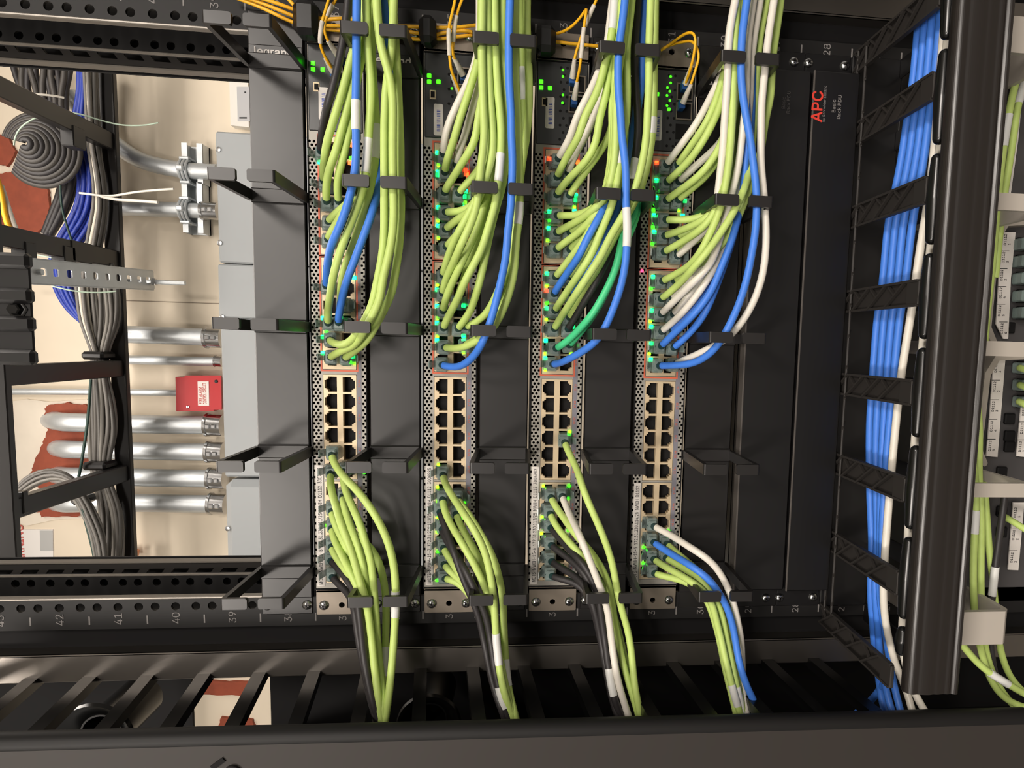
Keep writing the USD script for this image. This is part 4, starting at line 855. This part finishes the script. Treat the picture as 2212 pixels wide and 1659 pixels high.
# ------------------------------------------------------------------ yellow fibre cables along the upper edge
FIB = [('490,-12,12 560,14,12 645,52,10 690,62,8 760,68,8 830,74,8 905,86,8 960,70,10 1010,66,10 1040,82,8', '', '', 'lowest strand of the yellow bundle above the panels'),
       ('505,-14,16 575,10,15 648,40,12 700,55,12 760,58,10 840,64,10 908,72,10 930,84,8 1040,76,8 1150,84,8 1250,96,8 1330,104,6', '', '', 'middle strand of the yellow bundle above the panels'),
       ('525,-14,20 590,4,18 650,26,14 700,42,14 745,40,14 830,54,12 905,58,12 960,60,12 1030,54,10', '', '', 'upper strand of the yellow bundle above the panels'),
       ('612,-14,16 632,8,16 648,28,14', '', '', 'short yellow strand joining the bundle near the upper left corner'),
       ('714,-14,34 704,20,36 696,45,36 691,85,34 692,100,30 703,125,24 714,142,18 720,155,12', '38-100', '703,126 719,154', 'left yellow strand into the leftmost switch'),
       ('732,-14,30 714,20,30 702,45,28 700,72,26 708,88,22 722,104,18 732,122,12', '8-38', '708,88 732,122', 'right yellow strand into the leftmost switch'),
       ('986,-14,34 974,40,36 969,60,36 971,120,34 974,150,28 982,170,22 993,198,16 997,212,12', '55-124', '976,160 996,208', 'left yellow strand into the second switch'),
       ('1004,-14,30 990,20,32 984,40,32 979,90,30 977,115,26 984,132,20 995,150,14 1000,162,10', '28-96', '980,124 1000,162', 'right yellow strand into the second switch'),
       ('1196,74,8 1222,66,14 1248,45,26 1268,16,36 1263,46,38 1258,90,38 1255,125,36 1252,150,30 1246,176,22 1242,200,14 1241,214,10', '53-126', '1247,176 1241,214', 'left yellow strand into the third switch'),
       ('1294,-14,34 1284,10,34 1272,36,32 1262,62,30 1250,96,26 1243,118,22 1239,140,18 1237,166,12', '8-60', '1241,128 1237,168', 'right yellow strand into the third switch'),
       ('1428,109,8 1450,94,14 1476,75,26 1496,69,36 1503,76,38 1501,105,36 1495,136,30 1488,160,22 1480,184,12', '', '1494,142 1481,182', 'left yellow strand into the rightmost switch'),
       ('1430,106,8 1458,94,14 1490,88,24 1506,104,32 1511,120,32 1504,146,28 1494,178,22 1484,204,16 1474,224,10', '', '1493,182 1475,223', 'right yellow strand into the rightmost switch')]
lcblue = mat('connector_blue', (40, 84, 150), .4)
for i, (txt, sl, boot, lab) in enumerate(FIB):
    P = [tuple(map(float, p.split(','))) for p in txt.split()]; Q = smooth_path([W(a, b, -d / 1000) for a, b, d in P], .003, 1.2)
    t = Thing('fibre_cable', lab, 'fibre cable', 'yellow fibre cables'); r = .0011 if i > 3 else .0014
    j = t.part('jacket', tube(Q, r, 8), yellow, smooth=60)
    if sl: a, b = map(float, sl.split('-')); sleeve_part(t, Q, a, b, .0017, fibre_sleeve, j, 'fibre_sleeve')
    if boot:
        (ax, ay), (bx, by) = [tuple(map(float, p.split(','))) for p in boot.split()]
        A, B_ = W(ax, ay, -.022), W(bx, by, -.012)
        t.part('connector_boot', tube(np.array([A, A + (B_ - A) * .3, A + (B_ - A) * .7, B_]), np.array([.0016, .0019, .0024, .0026]), 10), fibre_sleeve, smooth=60)
        t.part('connector', cbox(B_ - (.0035, -.001, .0026), B_ + (.0035, .010, .0026), .0006), lcblue)
for i, (xa, xb, ya, yb, n) in enumerate([(640, 694, 14, 84, 'left'), (908, 944, 44, 100, 'middle'), (1158, 1200, 66, 120, 'right')]):
    t = Thing('hook_tie', f'black hook and loop strap around the yellow fibre bundle, {n} of three', 'cable tie', 'straps on the fibre bundle')
    a, b = W(xa, (ya + yb) / 2, -.010), W(xb, (ya + yb) / 2, -.010); h = np.linalg.norm(W(xa, ya, -.01) - W(xa, yb, -.01)) / 2
    t.part('strap', cbox((min(a[0], b[0]) - h, -.022, b[2]), (max(a[0], b[0]) + h, -.0035, a[2]), .004), black2)

# ------------------------------------------------------------------ cable bundles on the overhead ladder
LYB = LY - .03
def strand_bundle(name, lab, group, centre, widths, n, r, col, dep, seed, cat_='network cable'):
    rr = random.Random(seed); C0 = np.array(centre, float)
    s = np.r_[0, np.cumsum(np.linalg.norm(np.diff(C0, axis=0), axis=1))]; s /= s[-1]
    tt = np.linspace(0, 1, 40); C1 = PchipInterpolator(s, C0)(tt); w = PchipInterpolator(np.linspace(0, 1, len(widths)), widths)(tt)
    tg = np.gradient(C1, axis=0); nn = np.c_[-tg[:, 1], tg[:, 0]]; nn /= np.linalg.norm(nn, axis=1, keepdims=True)
    for i in range(n):
        f_ = (i + .5) / n * 2 - 1; ph = rr.uniform(0, 6.28)
        p2 = C1 + nn * ((f_ + .10 * np.sin(tt * 9 + ph)) * w / 2)[:, None]
        yy = dep - .016 * math.sqrt(max(0, 1 - f_ * f_)) * (1 if i % 2 else .6)
        t = Thing(name, lab + ('' if n == 1 else f", {'rightmost' if i == 0 else 'leftmost' if i == n - 1 else ['', 'second', 'third', 'fourth', 'fifth', 'sixth', 'seventh', 'eighth', 'ninth', 'tenth', 'eleventh'][i] + ' from right'}"), cat_, group); t.part('jacket', tube(smooth_path([W(a, b, yy) for a, b in p2], .02, 1.0), r, 8), col[i % len(col)], smooth=60)
greyc = [mat('grey_jacket_a', (104, 100, 95), .5), mat('grey_jacket_b', (84, 81, 77), .5), mat('grey_jacket_c', (120, 116, 109), .5)]
beigec = [mat('beige_jacket', (206, 198, 182), .5)] + greyc[:1]
strand_bundle('ladder_cable', 'grey cable in the tied bundle hanging over the ladder rail', 'grey ladder cables', [(214, 575), (225, 640), (228, 690), (216, 760), (213, 800), (219, 860), (222, 930), (216, 1000), (222, 1040), (240, 1110), (242, 1160), (238, 1230)], [66, 74, 66, 34, 34, 52, 58, 40, 36, 52, 54, 46], 12, .0052, greyc, LYB, 1)
strand_bundle('ladder_cable', 'beige cable at the left side of the bundle below the slotted strut', 'beige ladder cables', [(182, 560), (176, 620), (180, 680), (196, 730), (207, 765)], [26, 28, 26, 18, 14], 4, .0052, beigec, LYB - .01, 2)
strand_bundle('ladder_cable', 'grey cable in the short branch tied below the lowest visible rung', 'grey branch cables', [(150, 1050), (172, 1072), (192, 1110), (212, 1160), (220, 1230)], [22, 26, 32, 30, 24], 6, .0048, greyc, LYB - .05, 3)
strand_bundle('ladder_cable', 'grey cable in the small arch resting on the lowest visible rung', 'grey arch cables', [(20, 1082), (46, 1054), (85, 1030), (118, 1022), (150, 1032), (166, 1050)], [10, 22, 28, 26, 18, 10], 7, .0042, greyc, LYB - .12, 4)
bluec = [mat('royal_blue_jacket', (26, 44, 132), .45), mat('royal_blue_jacket_b', (34, 56, 150), .45)]
strand_bundle('ladder_cable', 'royal blue cable in the bundle bending down behind the ladder', 'royal blue ladder cables', [(176, 120), (180, 200), (172, 260), (178, 320), (192, 390), (186, 450), (160, 500), (132, 545), (126, 575), (140, 630), (178, 692)], [16, 22, 26, 34, 38, 44, 54, 52, 44, 34, 8], 8, .0056, bluec, LYB + .02, 6)
strand_bundle('ladder_cable', 'beige cable beside the royal blue bundle near the ladder rail', 'beige rail cables', [(186, 120), (192, 220), (194, 300), (208, 380), (214, 440), (206, 490), (196, 540)], [12, 14, 14, 16, 20, 28, 26], 4, .0048, beigec, LYB, 7)
strand_bundle('ladder_cable', 'grey cable between the beige cables and the ladder rail', 'grey rail cables', [(203, 120), (206, 240), (210, 330), (222, 400), (224, 450), (218, 500), (208, 545)], [10, 12, 14, 14, 16, 16, 14], 3, .0052, greyc, LYB + .01, 8)
bk = [CABLE['K'], mat('charcoal_jacket', (66, 62, 58), .5)]
strand_bundle('ladder_cable', 'black cable in the wide bundle at the upper left', 'black ladder cables', [(90, 110), (92, 170), (100, 230), (112, 290)], [130, 120, 96, 60], 11, .0075, bk, LYB + .05, 9)
strand_bundle('ladder_cable', 'black cable in the bundle tapering to a wrapped end', 'black tapering cables', [(124, 260), (140, 320), (150, 380), (138, 430), (120, 470), (102, 508)], [60, 44, 36, 34, 26, 14], 6, .0085, [CABLE['K']], LYB + .04, 10)
cc = np.array(W(76, 318, LYB - .05))
for i in range(10):
    t = Thing('cable_coil', 'black cable loop of the coil strapped under the upper ladder rung, ' + ('innermost' if i == 0 else 'outermost' if i == 9 else ['', 'second', 'third', 'fourth', 'fifth', 'sixth', 'seventh', 'eighth', 'ninth'][i] + ' from inside'), 'cable coil', 'loops of the black coil')
    a = np.linspace(.3, 5.6, 40); ra = .010 + .0082 * i
    t.part('jacket', tube(cc + np.c_[ra * np.sin(a) * 1.0, -.03 + .006 * i + 0 * a, ra * np.cos(a)], .0072, 8), bk[i % 2], smooth=60)
strand_bundle('ladder_cable', 'yellow cable curving down the left edge over the rust coloured putty', 'yellow edge cable', [(-8, 380), (3, 420), (12, 470), (32, 520)], [4, 4], 1, .0058, [yellow], LYB - .16, 11)
strand_bundle('ladder_cable', 'white cable beside the yellow one at the left edge', 'white edge cable', [(2, 400), (18, 450), (32, 490), (52, 540)], [4, 4], 1, .0056, [CABLE['W']], LYB - .15, 12)
TIES = [('172,417,0 200,420,-6 222,424,-8 300,414,-40 375,408,-60', 'W', .0028, 'white zip tie tail around the blue bundle, pointing right, upper one'), ('218,424,-8 250,431,-20 300,434,-40 341,437,-50', 'W', .0036, 'thick white zip tie tail lying on the straight conduit'),
        ('22,202,-90 60,203,-90 105,205,-70 138,211,-50', 'W', .0024, 'short white wire over the black cables at the upper left'), ('30,314,-80 34,290,-80 52,268,-90 98,246,-80 130,241,-70 165,244,-60 210,258,-50 268,271,-40 310,271,-40 342,265,-40', 'P', .0018, 'pale green wire looping over the ladder rung and out over the wall'),
        ('112,520,-60 125,548,-60 150,560,-60 176,572,-60 110,556,-60 60,548,-60', 'P', .0018, 'pale green wire below the second ladder rung'), ('112,618,-80 130,622,-80 165,630,-70 200,632,-60 251,629,-50', 'P', .0018, 'pale green wire just below the slotted strut'),
        ('130,400,0 132,440,0 142,480,0 158,528,0', 'D', .0026, 'thin dark green wire crossing the royal blue bundle'), ('196,820,0 192,880,-10 184,950,-20 176,1000,-30 170,1030,-30', 'D', .0034, 'dark green cable left of the grey bundle above the lowest rung'),
        ('178,1098,-30 188,1140,-30 200,1185,-30 208,1230,-30', 'D', .0034, 'dark cable hanging below the lowest rung beside the grey branch')]
pg = mat('pale_green_wire', (176, 196, 176), .45); dgn = mat('dark_green_wire', (34, 60, 52), .5)
for txt, c_, r, lab in TIES:
    Q = [W(a, b, LYB - .03 + d / 1000) for a, b, d in (tuple(map(float, p.split(','))) for p in txt.split())]
    t = Thing('loose_wire' if c_ != 'W' else 'zip_tie', lab, 'wire' if c_ != 'W' else 'zip tie'); t.part('strand', tube(smooth_path(Q, .01, 1.5), r, 8), {'W': CABLE['W'], 'P': pg, 'D': dgn}[c_], smooth=60)
for i, (x, y, w, n) in enumerate([(213, 768, 40, 'where the grey bundle narrows above the third rung'), (216, 1004, 44, 'where the grey bundle meets the lowest rung'), (176, 545, 26, 'on the second rung beside the blue bundle'), (150, 555, 14, 'on the second rung left of the blue bundle'), (66, 548, 12, 'on the second rung near the left edge'), (170, 298, 16, 'on the upper rung'), (182, 1078, 26, 'around the grey branch'), (54, 1085, 8, 'on the lowest visible rung')]):
    t = Thing('hook_tie', f'black strap {n}', 'cable tie')
    if i in (0, 1, 6):
        c = W(x, y, LYB - .02); q = w / 2 / .78 / 1000; t.part('strap', cbox(c - (.010, .03, q), c + (.010, .03, q), .006), black2)
    else:
        c = Wz(x, y, LZ - .012); q = w / 2 / .9 / 1000 * (1.6 if i < 6 else 1.2); t.part('strap', cbox(c + (-.0235, -q * 1.6, -.0025), c + (.0235, q * 1.6, .027), .002), black2)
dup_ = [(k, v) for k, v in LABELS.items() if len(v) > 1 and len({g for _, g in v}) != 1 or (len(v) > 1 and v[0][1] is None)]
if dup_: print('DUPLICATE LABELS', dup_[:10])
